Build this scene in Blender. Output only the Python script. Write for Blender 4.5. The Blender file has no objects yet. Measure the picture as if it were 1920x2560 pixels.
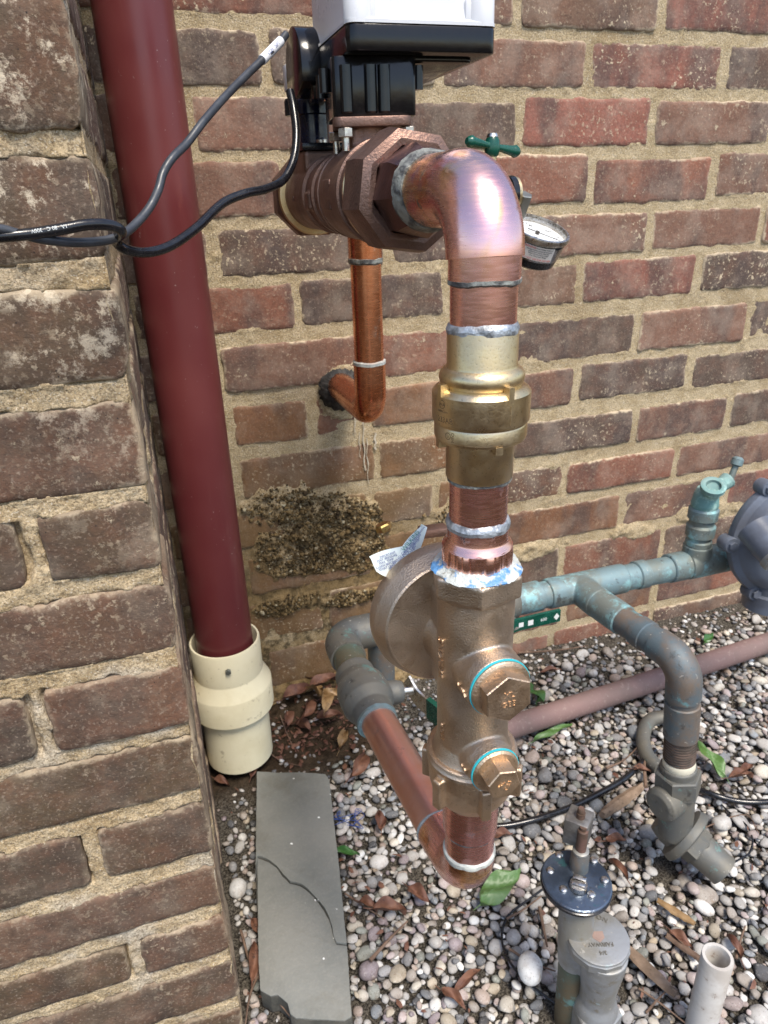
import bpy, bmesh, math, random
import numpy as np
from mathutils import Matrix, Vector
random.seed(7); rng = np.random.default_rng(7)
scn = bpy.context.scene
COL = scn.collection
R = math.radians
# ------------------------------------------------------------------ camera
PITCH, ROLL, YAW = R(24.06), R(-1.87), R(17.49)
CAM = np.array([0.0, -0.96, 0.771])
FPX = 1776.0                                  # focal length in pixels of the 1920x2560 photograph
_f = np.array([math.sin(YAW)*math.cos(PITCH), math.cos(YAW)*math.cos(PITCH), -math.sin(PITCH)])
_r = np.array([math.cos(YAW), -math.sin(YAW), 0.0]); _u = np.cross(_r, _f)
RT = math.cos(ROLL)*_r+math.sin(ROLL)*_u; UP = -math.sin(ROLL)*_r+math.cos(ROLL)*_u; FW = _f
cd = bpy.data.cameras.new('camera'); cam = bpy.data.objects.new('camera', cd); COL.objects.link(cam)
m = Matrix.Identity(4)
for i in range(3):
    m[i][0] = RT[i]; m[i][1] = UP[i]; m[i][2] = -FW[i]; m[i][3] = CAM[i]
cam.matrix_world = m
cd.sensor_fit = 'VERTICAL'; cd.sensor_height = 9.89; cd.sensor_width = 9.89*0.75
cd.lens = 9.89*FPX/2560.0
cd.clip_start = 0.01; cd.clip_end = 200
cd.dof.use_dof = True; cd.dof.focus_distance = 0.42; cd.dof.aperture_fstop = 7.0
scn.camera = cam
# ------------------------------------------------------------------ world, sun, exposure
w = bpy.data.worlds.new("World"); scn.world = w; w.use_nodes = True
nt = w.node_tree; nt.nodes.clear()
sky = nt.nodes.new('ShaderNodeTexSky'); sky.sky_type = 'NISHITA'; sky.sun_disc = False
SUN_EL, SUN_AZ = R(61), R(168)               # azimuth measured clockwise from +Y
sky.sun_elevation = SUN_EL; sky.sun_rotation = SUN_AZ; sky.air_density = 1.0; sky.dust_density = 1.6; sky.ozone_density = 1.0
bg = nt.nodes.new('ShaderNodeBackground'); bg.inputs[1].default_value = 0.112
wo = nt.nodes.new('ShaderNodeOutputWorld')
nt.links.new(sky.outputs[0], bg.inputs[0]); nt.links.new(bg.outputs[0], wo.inputs[0])
sd = bpy.data.lights.new('sun', 'SUN'); sd.energy = 1.9; sd.angle = R(18); sd.color = (1.0, 0.92, 0.80)
so = bpy.data.objects.new('sun', sd); COL.objects.link(so)
sdir = Vector((math.sin(SUN_AZ)*math.cos(SUN_EL), math.cos(SUN_AZ)*math.cos(SUN_EL), math.sin(SUN_EL)))
so.rotation_euler = sdir.to_track_quat('Z', 'Y').to_euler()
scn.view_settings.view_transform = 'Standard'; scn.view_settings.look = 'None'
scn.view_settings.gamma = 1.0; scn.view_settings.use_curve_mapping = False
scn.view_settings.exposure = 1.3
# ------------------------------------------------------------------ helpers: where a point of the place is
S = 1920.0/1659.0
def at(x, y, X=None, Y=None, Z=None):
    d = ((x*S-960)*RT-(y*S-1280)*UP+FPX*FW)/FPX
    if Y is not None: t = (Y-CAM[1])/d[1]
    elif X is not None: t = (X-CAM[0])/d[0]
    else: t = (Z-CAM[2])/d[2]
    return CAM+d*t
# ------------------------------------------------------------------ helpers: noise
def _h(i, j, s):
    v = np.sin(i*127.1+j*311.7+s*74.7)*43758.5453
    return v-np.floor(v)
def vn(x, y, s=0):
    i = np.floor(x); j = np.floor(y); fx = x-i; fy = y-j
    fx = fx*fx*(3-2*fx); fy = fy*fy*(3-2*fy)
    return ((_h(i, j, s)*(1-fx)+_h(i+1, j, s)*fx)*(1-fy)+(_h(i, j+1, s)*(1-fx)+_h(i+1, j+1, s)*fx)*fy)*2-1
def fbm(x, y, s=0, o=4):
    r = 0; a = 1; 
    for k in range(o):
        r = r+a*vn(x, y, s+k*13); x = x*2.03; y = y*2.03; a *= .5
    return r
# ------------------------------------------------------------------ helpers: geometry as (verts, faces)
def join(*gs):
    V = []; F = []; n = 0
    for v, f in gs:
        V.extend([tuple(p) for p in v]); F.extend([tuple(i+n for i in q) for q in f]); n += len(v)
    return V, F
def frame(d, xref=None):
    d = Vector(d).normalized()
    x = Vector(xref) if xref is not None else (Vector((0, 0, 1)) if abs(d.z) < .9 else Vector((1, 0, 0)))
    x = (x-d*x.dot(d)).normalized(); y = d.cross(x)
    return x, y, d
def lathe(prof, p0=(0, 0, 0), d=(0, 0, 1), seg=56, n=None, xref=None, rot=0, cap=True):
    if isinstance(d, (int, float)): seg = d; d = (0, 0, 1)
    x, y, d = frame(d, xref); p0 = Vector(p0); V = []; F = []
    for r, h in prof:
        for k in range(seg):
            a = 2*math.pi*k/seg+rot; rr = r
            V.append(p0+d*h+x*(rr*math.cos(a))+y*(rr*math.sin(a)))
    for i in range(len(prof)-1):
        for k in range(seg):
            a = i*seg+k; b = i*seg+(k+1) % seg
            F.append((a, b, b+seg, a+seg))
    if cap:
        F.append(tuple(range(seg-1, -1, -1))); k = (len(prof)-1)*seg; F.append(tuple(range(k, k+seg)))
    return V, F
def prism(n, r, h0, h1, p0=(0, 0, 0), d=(0, 0, 1), ch=.0012, rot=0, xref=None):
    return lathe([(r-ch, h0), (r, h0+ch), (r, h1-ch), (r-ch, h1)], p0, d, seg=n, rot=rot, xref=xref)
def sweep(pts, rad, seg=24, cap=True, noise=0):
    P = [Vector(p) for p in pts]; n = len(P)
    if not hasattr(rad, '__len__'): rad = [rad]*n
    V = []; F = []; t0 = (P[1]-P[0]).normalized(); x, y, _ = frame(t0)
    for i in range(n):
        t = (P[min(i+1, n-1)]-P[max(i-1, 0)]).normalized()
        x = (x-t*x.dot(t)).normalized(); y = t.cross(x)
        for k in range(seg):
            a = 2*math.pi*k/seg; rr = rad[i]*(1+(random.uniform(-noise, noise) if noise else 0))
            V.append(P[i]+x*(rr*math.cos(a))+y*(rr*math.sin(a)))
    for i in range(n-1):
        for k in range(seg):
            a = i*seg+k; b = i*seg+(k+1) % seg; F.append((a, b, b+seg, a+seg))
    if cap: F.append(tuple(range(seg-1, -1, -1))); k = (n-1)*seg; F.append(tuple(range(k, k+seg)))
    return V, F
def bend(p0, c, p1, Rb, n=14):
    p0, c, p1 = Vector(p0), Vector(c), Vector(p1); a = (p0-c).normalized(); b = (p1-c).normalized()
    th = a.angle(b); L = Rb/math.tan(th/2); bis = (a+b).normalized(); o = c+bis*(Rb/math.sin(th/2))
    s = c+a*L-o; e = c+b*L-o; ang = s.angle(e); ax = s.cross(e).normalized()
    return [p0]+[o+Matrix.Rotation(ang*k/n, 3, ax) @ s for k in range(n+1)]+[p1]
def spline(pts, n=10):
    P = [Vector(p) for p in pts]; P = [P[0]*2-P[1]]+P+[P[-1]*2-P[-2]]; out = []
    for i in range(1, len(P)-2):
        for k in range(n):
            t = k/n; a, b, c, d = P[i-1:i+3]
            out.append(.5*((2*b)+(c-a)*t+(2*a-5*b+4*c-d)*t*t+(3*b-a-3*c+d)*t**3))
    out.append(P[-2]); return out
def box(c, s, rz=0, bev=.001, M=None, seg=2, rx=0, ry=0):
    bm = bmesh.new(); bmesh.ops.create_cube(bm, size=1)
    bmesh.ops.scale(bm, vec=s, verts=bm.verts)
    if bev: bmesh.ops.bevel(bm, geom=bm.edges[:], offset=bev, segments=seg, affect='EDGES', profile=.5)
    T = Matrix.Translation(c) @ Matrix.Rotation(rz, 4, 'Z') @ Matrix.Rotation(rx, 4, 'X') @ Matrix.Rotation(ry, 4, 'Y')
    if M is not None: T = M @ T
    bm.transform(T); bm.verts.index_update()
    g = [tuple(v.co) for v in bm.verts], [tuple(v.index for v in f.verts) for f in bm.faces]; bm.free(); return g
def poly_ex(pts, h0, h1, M=None, bev=.0):
    bm = bmesh.new(); vs = [bm.verts.new((p[0], p[1], h0)) for p in pts]; f = bm.faces.new(vs)
    r = bmesh.ops.extrude_face_region(bm, geom=[f]); nv = [e for e in r['geom'] if isinstance(e, bmesh.types.BMVert)]
    for v in nv: v.co.z = h1
    bmesh.ops.recalc_face_normals(bm, faces=bm.faces[:])
    if bev:
        es = [e for e in bm.edges if len(e.link_faces) == 2 and e.calc_face_angle(0) > .6]
        bmesh.ops.bevel(bm, geom=es, offset=bev, segments=2, affect='EDGES', profile=.5)
    if M is not None: bm.transform(M)
    bm.verts.index_update()
    g = [tuple(v.co) for v in bm.verts], [tuple(v.index for v in f.verts) for f in bm.faces]; bm.free(); return g
def rrect(w, h, r, n=6):
    o = []
    for cx, cy, a0 in ((w/2-r, h/2-r, 0), (-w/2+r, h/2-r, 90), (-w/2+r, -h/2+r, 180), (w/2-r, -h/2+r, 270)):
        for k in range(n+1): a = R(a0+90*k/n); o.append((cx+r*math.cos(a), cy+r*math.sin(a)))
    return o
def xf(g, M): return [tuple(M @ Vector(v)) for v in g[0]], g[1]
def axes(o, x, y, z):
    m = Matrix.Identity(4)
    for i in range(3): m[i][0] = x[i]; m[i][1] = y[i]; m[i][2] = z[i]; m[i][3] = o[i]
    return m
_tc = {}
def text(s, size, ext=.0003, align='CENTER'):
    k = (s, size, ext, align)
    if k in _tc: return _tc[k]
    c = bpy.data.curves.new('t', 'FONT'); c.body = s; c.size = size; c.extrude = ext; c.align_x = align; c.align_y = 'CENTER'; c.resolution_u = 3
    o = bpy.data.objects.new('t', c); COL.objects.link(o); dg = bpy.context.evaluated_depsgraph_get(); dg.update()
    me = bpy.data.meshes.new_from_object(o.evaluated_get(dg))
    g = [tuple(v.co) for v in me.vertices], [tuple(p.vertices) for p in me.polygons]
    bpy.data.objects.remove(o); bpy.data.curves.remove(c); bpy.data.meshes.remove(me); _tc[k] = g; return g
def wrap(g, r, p0, d, xref, out=0):
    """lay flat text (x along the girth, y along the axis) round a cylinder"""
    x, y, d = frame(d, xref); p0 = Vector(p0); V = []
    for v in g[0]:
        a = v[0]/r; q = r+v[2]+out
        V.append(tuple(p0+d*v[1]+x*(q*math.cos(a))+y*(q*math.sin(a))))
    return V, g[1]
def remesh(gs, voxel, smooth=3):
    V, F = join(*gs); me = bpy.data.meshes.new('c'); me.from_pydata(V, [], F)
    o = bpy.data.objects.new('c', me); COL.objects.link(o)
    a = o.modifiers.new('r', 'REMESH'); a.mode = 'VOXEL'; a.voxel_size = voxel
    b = o.modifiers.new('s', 'SMOOTH'); b.iterations = smooth; b.factor = .5
    dg = bpy.context.evaluated_depsgraph_get(); dg.update(); m2 = bpy.data.meshes.new_from_object(o.evaluated_get(dg))
    g = [tuple(v.co) for v in m2.vertices], [tuple(p.vertices) for p in m2.polygons]
    bpy.data.objects.remove(o); bpy.data.meshes.remove(me); bpy.data.meshes.remove(m2); return g
# ------------------------------------------------------------------ helpers: objects
def mk(name, g, mat, parent=None, smooth=True, ang=32, kind=None, label=None, cat=None, group=None, color=None):
    if name == 'solder_joint':
        V_ = np.array([tuple(v) for v in g[0]]); cc_ = V_.mean(0); q_ = V_-cc_
        nz_ = fbm(V_[:, 0]*260+V_[:, 2]*130, V_[:, 1]*260-V_[:, 2]*90, 3, 3); n2_ = fbm(V_[:, 0]*150+9, V_[:, 1]*150+V_[:, 2]*40, 8, 2)
        V_ = cc_+q_*(1+.016*nz_)[:, None]+np.array([0, 0, .0007])*n2_[:, None]; g = ([tuple(v) for v in V_], g[1])
    me = bpy.data.meshes.new(name); me.from_pydata([tuple(v) for v in g[0]], [], g[1]); 
    me.materials.append(mat)
    if smooth:
        me.polygons.foreach_set('use_smooth', [True]*len(me.polygons)); me.set_sharp_from_angle(angle=R(ang))
    me.update()
    o = bpy.data.objects.new(name, me); COL.objects.link(o)
    if parent is not None:
        o.parent = parent; o.matrix_parent_inverse = parent.matrix_world.inverted()
    if kind: o['kind'] = kind
    if label: o['label'] = label
    if cat: o['category'] = cat
    if group: o['group'] = group
    if color: o.color = (*color, 1)
    return o
def thing(name, label, cat, loc=(0, 0, 0), group=None):
    o = bpy.data.objects.new(name, None); COL.objects.link(o); o.empty_display_size = .02
    o.matrix_world = Matrix.Translation(Vector(loc)); o.location = loc; o['label'] = label; o['category'] = cat
    if group: o['group'] = group
    bpy.context.view_layer.update()
    return o
# ------------------------------------------------------------------ helpers: materials
def srgb(r, g, b):
    f = lambda c: (c/255/12.92) if c/255 <= .04045 else ((c/255+.055)/1.055)**2.4
    return (f(r), f(g), f(b))
class N:
    def __init__(s, name):
        s.m = bpy.data.materials.new(name); s.m.use_nodes = True; s.t = s.m.node_tree
        s.b = s.t.nodes['Principled BSDF']; s.tc = s.t.nodes.new('ShaderNodeTexCoord'); s.co = s.tc.outputs['Object']
    def new(s, k): return s.t.nodes.new(k)
    def link(s, a, b): s.t.links.new(a, b)
    def map(s, sc, rot=(0, 0, 0), loc=(0, 0, 0)):
        n = s.new('ShaderNodeMapping'); n.inputs['Scale'].default_value = sc; n.inputs['Rotation'].default_value = rot; n.inputs['Location'].default_value = loc
        s.link(s.co, n.inputs[0]); return n.outputs[0]
    def noise(s, scale, detail=5, rough=.6, vec=None, dist=0):
        n = s.new('ShaderNodeTexNoise'); n.inputs['Scale'].default_value = scale; n.inputs['Detail'].default_value = detail
        n.inputs['Roughness'].default_value = rough; n.inputs['Distortion'].default_value = dist
        s.link(vec or s.co, n.inputs['Vector']); return n.outputs['Fac']
    def vor(s, scale, vec=None, out='Distance', feat='F1'):
        n = s.new('ShaderNodeTexVoronoi'); n.inputs['Scale'].default_value = scale; n.feature = feat
        s.link(vec or s.co, n.inputs['Vector']); return n.outputs[out]
    def ramp(s, v, lo, hi, a=0., b=1.):
        n = s.new('ShaderNodeMapRange'); n.interpolation_type = 'SMOOTHSTEP'
        n.inputs['From Min'].default_value = lo; n.inputs['From Max'].default_value = hi
        n.inputs['To Min'].default_value = a; n.inputs['To Max'].default_value = b
        s.link(v, n.inputs['Value']); return n.outputs[0]
    def mul(s, a, b, op='MULTIPLY'):
        n = s.new('ShaderNodeMath'); n.operation = op
        for i, v in enumerate((a, b)):
            if isinstance(v, (int, float)): n.inputs[i].default_value = v
            else: s.link(v, n.inputs[i])
        return n.outputs[0]
    def mix(s, fac, a, b, mode='MIX'):
        n = s.new('ShaderNodeMix'); n.data_type = 'RGBA'; n.blend_type = mode
        for i, v in ((0, fac), (6, a), (7, b)):
            if isinstance(v, (int, float)): n.inputs[i].default_value = v
            elif isinstance(v, (tuple, list)): n.inputs[i].default_value = (*v[:3], 1)
            else: s.link(v, n.inputs[i])
        return n.outputs[2]
    def pos(s, axis):
        n = s.new('ShaderNodeSeparateXYZ'); s.link(s.co, n.inputs[0]); return n.outputs[axis]
    def bump(s, lst):
        prev = None
        for h, st, di in lst:
            n = s.new('ShaderNodeBump'); n.inputs['Strength'].default_value = st; n.inputs['Distance'].default_value = di
            s.link(h, n.inputs['Height'])
            if prev: s.link(prev, n.inputs['Normal'])
            prev = n.outputs[0]
        s.link(prev, s.b.inputs['Normal'])
    def set(s, **k):
        for a, v in k.items():
            i = s.b.inputs[{'col': 'Base Color', 'metal': 'Metallic', 'rough': 'Roughness', 'spec': 'Specular IOR Level', 'coat': 'Coat Weight', 'crough': 'Coat Roughness', 'sss': 'Subsurface Weight', 'trans': 'Transmission Weight', 'aniso': 'Anisotropic'}[a]]
            if isinstance(v, (int, float)): i.default_value = v
            elif isinstance(v, tuple): i.default_value = (*v, 1)
            else: s.link(v, i)
        return s.m
def simple(name, col, metal=0, rough=.5, var=None, vs=40, bumps=((300, .15, .0004),), rv=.1, **k):
    n = N(name); c = col
    if var: c = n.mix(n.ramp(n.noise(vs), .4, .62), col, var)
    n.set(col=c, metal=metal, rough=n.ramp(n.noise(vs*2.3), .3, .7, max(0, rough-rv), min(1, rough+rv)), **k)
    if bumps: n.bump([(n.noise(a, 3), b, c_) for a, b, c_ in bumps])
    return n.m
def m_brick(name, speck, dark, stain):
    n = N(name); oi = n.new('ShaderNodeObjectInfo'); base = oi.outputs['Color']; rnd = oi.outputs['Random']
    vm = n.new('ShaderNodeVectorMath'); vm.operation = 'ADD'; cx3 = n.new('ShaderNodeCombineXYZ')
    for q in range(3): n.link(n.mul(rnd, (17., 9., 31.)[q]), cx3.inputs[q])
    n.link(n.co, vm.inputs[0]); n.link(cx3.outputs[0], vm.inputs[1]); co0 = n.co; n.co = vm.outputs[0]
    ra = n.new('ShaderNodeAttribute'); ra.attribute_name = 'rim'; rim = ra.outputs['Fac']
    v = n.map((1, 1, .35)); 
    c = n.mix(n.ramp(n.noise(16, 3, .5, v), .45, .60), base, n.mix(.75, base, dark))
    c = n.mix(n.ramp(n.noise(38, 6, .65), .40, .72, 0, .55), c, n.mix(.45, base, srgb(140, 90, 68)))
    c = n.mix(n.ramp(n.noise(260, 4, .7), .35, .7, 0, .38), c, (.05, .035, .03))
    c = n.mix(n.ramp(n.noise(420, 2, .5), .55, .75, 0, .35), c, (.42, .33, .25))
    # cream mortar smears and splatter
    f = n.mul(n.ramp(n.noise(190, 3, .6), .57, .66), n.ramp(n.noise(11, 3, .6), .40, .62))
    f2 = n.mul(n.ramp(n.noise(70, 8, .75), .60, .68), n.ramp(n.noise(6, 2), .50, .62))
    f = n.mul(n.mul(f, n.ramp(n.mul(rnd, 1.), .1, .9, .25, 1.)), f2, 'MAXIMUM')
    re = n.mul(n.mul(rim, n.noise(120, 6, .7)), n.noise(26, 3, .6)); f3 = n.mul(n.ramp(re, .14, .26, 0, .8), n.ramp(n.noise(9, 3), .35, .62, .25, 1.))
    f = n.mul(n.mul(f, f3, 'MAXIMUM'), speck)
    c = n.mix(n.mul(n.ramp(n.noise(20, 5, .7), .42, .66), .22*speck*speck), c, (.46, .38, .30))
    c = n.mix(f, c, (.56, .46, .32))
    if not stain:
        n.co = co0; hz = n.ramp(n.pos(2), .52, .80, .12, 1.); n.co = vm.outputs[0]
        ch = n.mul(n.mul(n.ramp(n.noise(34, 9, .78), .52, .60), n.ramp(n.noise(9, 4, .6), .40, .54)), hz); c = n.mix(n.mul(ch, .85), c, (.60, .51, .38))
    vv = n.vor(210); pit = n.mul(n.ramp(vv, .05, .16, 1, 0), n.ramp(n.noise(30), .52, .6))
    c = n.mix(pit, c, (.025, .02, .018))
    if stain:
        n.co = co0; z = n.pos(2); x = n.pos(0); a = n.mul(n.ramp(z, .30, .62, 1, 0), n.ramp(x, .30, .62, 1, 0))
        a = n.mul(a, n.ramp(n.noise(7, 4), .25, .6)); c = n.mix(n.mul(a, .65), c, (.165, .095, .035))
    n.set(col=c, rough=.88, spec=.3)
    n.bump([(n.noise(150, 6, .7), .55, .0022), (n.noise(620, 3, .6), .35, .0007), (f, .6, .0009), (pit, -.5, .001)])
    return n.m
def m_mortar(name, a, b, dirt, stain=False):
    n = N(name)
    c = n.mix(n.ramp(n.noise(45, 5, .65), .38, .66), a, b)
    c = n.mix(n.ramp(n.noise(9, 4, .6), .52, .68, 0, .75), c, dirt)
    c = n.mix(n.ramp(n.noise(520, 3, .7), .40, .68, 0, .7), c, (.13, .085, .045))
    c = n.mix(n.ramp(n.noise(700, 2, .5), .58, .7, 0, .75), c, (.68, .60, .47))
    c = n.mix(n.ramp(n.noise(60, 8, .75), .62, .70, 0, .6), c, (.62, .57, .48))
    if stain:
        z = n.pos(2); x = n.pos(0); s_ = n.mul(n.ramp(z, .22, .52, 1, 0), n.ramp(x, .28, .48, 1, 0))
        c = n.mix(n.mul(n.mul(s_, n.ramp(n.noise(12, 4), .25, .55)), .8), c, (.20, .125, .045))
        g = n.mul(n.ramp(n.noise(55, 6, .7), .42, .6), n.ramp(z, .12, .42, 1, 0)); g = n.mul(g, n.ramp(x, .30, .42, 1, 0))
        c = n.mix(n.mul(g, .8), c, (.035, .025, .012))
    n.set(col=c, rough=.95, spec=.2)
    n.bump([(n.noise(110, 7, .75), .8, .004), (n.noise(480, 4, .7), .8, .0018)])
    return n.m
def m_copper(name, base, tint, heat=0., rough=.28, grime=.3, axis=2):
    n = N(name)
    sc = [1, 1, 1]; sc[axis] = 9
    br = n.noise(90, 4, .6, n.map(tuple(sc)))
    c = n.mix(n.ramp(n.noise(22, 4, .6), .38, .64), base, tint)
    if heat:
        h = n.noise(17, 3, .5, None, 1.2)
        c = n.mix(n.ramp(h, .50, .60, 0, heat), c, (.80, .50, .16))
        c = n.mix(n.ramp(h, .60, .68, 0, heat), c, (.42, .30, .52))
        c = n.mix(n.ramp(n.noise(26, 4, .6), .58, .64, 0, heat), c, (.52, .22, .06))
    g = n.mul(n.ramp(n.noise(48, 7, .7), .57, .63), n.ramp(n.noise(13), .42, .58)); g = n.mul(g, grime)
    w_ = n.mul(n.ramp(n.noise(70, 7, .75, n.map((1, 1, .5), (0, 0, 0), (3, 1, 7))), .60, .66, 0, .5), n.ramp(n.noise(21), .5, .6)); c = n.mix(w_, c, (.75, .70, .68))
    c = n.mix(g, c, (.06, .055, .055))
    n.set(col=c, metal=n.ramp(g, 0, 1, 1, .5), rough=n.mul(n.ramp(br, .3, .7, rough-.03, rough+.07), n.mul(g, .3), 'ADD'))
    n.bump([(br, .018, .0003), (n.noise(35, 2), .06, .0015)])
    return n.m
def m_cast(name, base, var, rough=.42, bs=520, bst=.5, metal=1.0):
    n = N(name); f = n.noise(bs, 3, .6)
    c = n.mix(n.ramp(n.noise(28, 5, .65), .36, .66), base, var)
    c = n.mix(n.ramp(f, .42, .30, 0, .35), c, (.10, .06, .03))
    n.set(col=c, metal=metal, rough=n.ramp(n.noise(60, 4), .3, .7, rough-.07, rough+.1))
    n.bump([(f, bst, .0011), (n.noise(60, 2), .08, .002)])
    return n.m
def m_patina(name, base, var, green, ga, rough=.6, metal=.35, dark=(.05, .045, .04)):
    n = N(name)
    c = n.mix(n.ramp(n.noise(22, 5, .65), .38, .64), base, var)
    c = n.mix(n.ramp(n.noise(33, 6, .7), .50+.12*(1-ga), .66, 0, .9), c, green)
    c = n.mix(n.ramp(n.noise(55, 6, .7), .58, .70, 0, .8), c, dark)
    c = n.mix(n.ramp(n.noise(160, 4, .7), .64, .70, 0, .7), c, (.45, .43, .38))
    n.set(col=c, metal=metal, rough=rough)
    n.bump([(n.noise(180, 5, .7), .3, .0012), (n.noise(40, 4), .15, .002)])
    return n.m
M = {}
M['brick'] = m_brick('brick_wall_clay', 1.0, (.085, .062, .055), True)
M['brick2'] = m_brick('brick_buttress_clay', .62, (.062, .043, .032), False)
M['mortar'] = m_mortar('mortar_sand', (.58, .47, .30), (.46, .36, .21), (.36, .27, .15), True)
M['mortar2'] = m_mortar('mortar_buttress', (.62, .49, .31), (.46, .34, .19), (.64, .58, .48))
M['copper_new'] = m_copper('copper_bright', (.95, .54, .43), (.92, .48, .44), 0, .25, .6)
M['copper_elbow'] = m_copper('copper_heat_tinted', (.93, .52, .50), (.95, .58, .44), .65, .23, 1.0)
M['copper_tube'] = m_copper('copper_brushed', (.95, .54, .44), (.92, .48, .46), 0, .24, 1.0)
M['copper_back'] = m_copper('copper_wall_tube', (.72, .27, .13), (.80, .36, .20), 0, .22, .15)
M['copper_diag'] = m_copper('copper_level_tube', (.92, .50, .39), (.95, .60, .54), 0, .33, .2, 1)
M['solder'] = simple('solder_silver', (.46, .50, .54), .7, .5, (.16, .17, .18), 90, ((260, .6, .0015),))
M['solder_grey'] = simple('solder_dull', (.30, .31, .28), .5, .6, (.09, .09, .09), 120, ((300, .7, .0015),))
M['solder_white'] = simple('solder_whitened', (.58, .60, .55), .2, .55, (.35, .36, .34), 90, ((260, .5, .0012),))
n = N('pipe_dope'); c = n.mix(n.ramp(n.noise(75, 5, .6), .50, .58), (.47, .50, .48), (.09, .24, .48)); c = n.mix(n.ramp(n.noise(130, 6, .7), .56, .64), c, (.33, .31, .26)); n.set(col=c, rough=.4); n.bump([(n.noise(150, 5), .8, .003)]); M['dope'] = n.m
M['brass'] = m_cast('brass_machined', (.72, .55, .30), (.62, .50, .33), .34, 700, .12)
M['bronze'] = m_cast('bronze_cast', (.60, .47, .35), (.52, .42, .33), .40, 900, .45)
M['bronze_cap'] = m_cast('bronze_cap', (.66, .48, .32), (.56, .42, .30), .44, 560, .45)
M['bronze_dark'] = m_cast('bronze_brown', (.24, .145, .11), (.17, .11, .09), .46, 600, .40, .85)
M['bronze_nut'] = m_cast('bronze_purple_brown', (.20, .10, .095), (.15, .09, .09), .34, 500, .18)
M['steel'] = simple('zinc_steel', (.62, .60, .56), 1, .32, (.45, .42, .38), 200)
M['gold_steel'] = simple('yellow_zinc', (.55, .40, .15), 1, .35, (.35, .16, .08), 150)
M['black'] = simple('black_plastic', (.005, .005, .006), 0, .16, None, 60, ((200, .10, .0005),), .05, spec=.4)
M['black_soft'] = simple('black_rubber', (.007, .007, .009), 0, .22, (.012, .013, .016), 80, ((400, .2, .0004),))
M['grey_cable'] = simple('grey_cable', (.030, .034, .042), 0, .42, (.045, .05, .06), 100)
M['white_pl'] = simple('white_plastic', (.60, .61, .63), 0, .26, (.57, .58, .60), 10, ((900, .08, .0002),), .03)
M['green_pl'] = simple('green_vinyl', (.004, .055, .036), 0, .26, (.006, .075, .05), 60, ((150, .1, .0008),))
M['ink'] = simple('ink_dark', (.02, .02, .03), 0, .5, None, 50, None)
M['ink_blue'] = simple('ink_blue', (.03, .05, .22), 0, .5, None, 50, None)
M['ink_red'] = simple('ink_red', (.62, .07, .06), 0, .5, None, 50, None)
M['ink_white'] = simple('ink_white', (.65, .68, .66), 0, .5, None, 50, None)
M['ink_teal'] = simple('ink_teal', (.03, .20, .16), 0, .5, None, 50, None)
M['paper'] = simple('paper_label', (.70, .76, .72), 0, .55, (.62, .70, .68), 30, ((60, .2, .002),))
M['washer'] = simple('cyan_gasket', (.03, .42, .50), 0, .45, None, 50, None)
M['pvc_cream'] = None; M['lime'] = simple('lime_drip', (.46, .41, .32), 0, .85, (.32, .26, .18), 160)
M['patina_blue'] = m_patina('copper_patina_blue', (.17, .25, .27), (.17, .19, .17), (.26, .48, .50), .9)
M['patina_grey'] = m_patina('bronze_weathered_grey', (.155, .145, .12), (.12, .125, .12), (.14, .24, .22), .15)
M['patina_dark'] = m_patina('pipe_weathered_dark', (.10, .135, .155), (.17, .13, .10), (.14, .28, .30), .3)
M['patina_post'] = m_patina('copper_green_brown', (.10, .12, .09), (.13, .10, .06), (.12, .24, .23), .5)
M['verdigris'] = m_patina('verdigris', (.13, .27, .26), (.20, .30, .28), (.36, .55, .50), .8, .7, .1, (.10, .12, .10))
M['zinc_dusty'] = m_patina('dusty_plated_brass', (.31, .32, .33), (.25, .24, .21), (.36, .44, .45), .1, .5, .5, (.20, .16, .10))
M['blue_plate'] = m_patina('blue_black_plate', (.045, .06, .085), (.10, .13, .18), (.05, .14, .16), .2, .22, .6)
M['gas_grey'] = simple('grey_enamel', (.115, .135, .175), 0, .42, (.09, .10, .125), 25, ((180, .2, .001),))
M['rust'] = simple('rusty_brown', (.11, .07, .05), .4, .6, (.18, .10, .08), 60)
n = N('cream_pvc'); c = n.mix(n.ramp(n.noise(14, 5, .6), .45, .7, 0, .7), (.72, .66, .47), (.62, .55, .36))
c = n.mix(n.ramp(n.noise(80, 6, .7), .60, .68, 0, .5), c, (.20, .14, .07)); n.set(col=c, rough=.42); n.bump([(n.noise(220, 4), .2, .0006)]); M['pvc_cream'] = n.m
n = N('white_pvc_dirty'); c = n.mix(n.ramp(n.noise(30, 5, .6), .42, .66, 0, .8), (.50, .48, .45), (.37, .33, .29)); c = n.mix(n.ramp(n.noise(120, 7, .75), .60, .68, 0, .7), c, (.16, .11, .08))
n.set(col=c, rough=.4); n.bump([(n.noise(220, 4), .2, .0006)]); M['pvc_white'] = n.m
n = N('red_pipe_paint'); c = n.mix(n.ramp(n.noise(6, 3), .35, .7), (.108, .020, .022), (.138, .030, .029))
c = n.mix(n.mul(n.ramp(n.noise(240, 3, .5), .71, .75, 0, .6), n.ramp(n.noise(8), .45, .6)), c, (.45, .38, .36)); c = n.mix(n.mul(n.ramp(n.noise(30, 6, .7, n.map((1, 1, .15))), .55, .75), .35), c, (.20, .09, .075)); n.set(col=c, rough=n.ramp(n.noise(12), .3, .7, .30, .42), spec=.45)
n.bump([(n.noise(9, 2), .12, .004), (n.noise(300, 3), .08, .0004)]); M['red'] = n.m
n = N('purple_pipe_skin'); c = n.mix(n.ramp(n.noise(9, 4), .4, .65), (.20, .125, .115), (.15, .105, .095))
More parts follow.
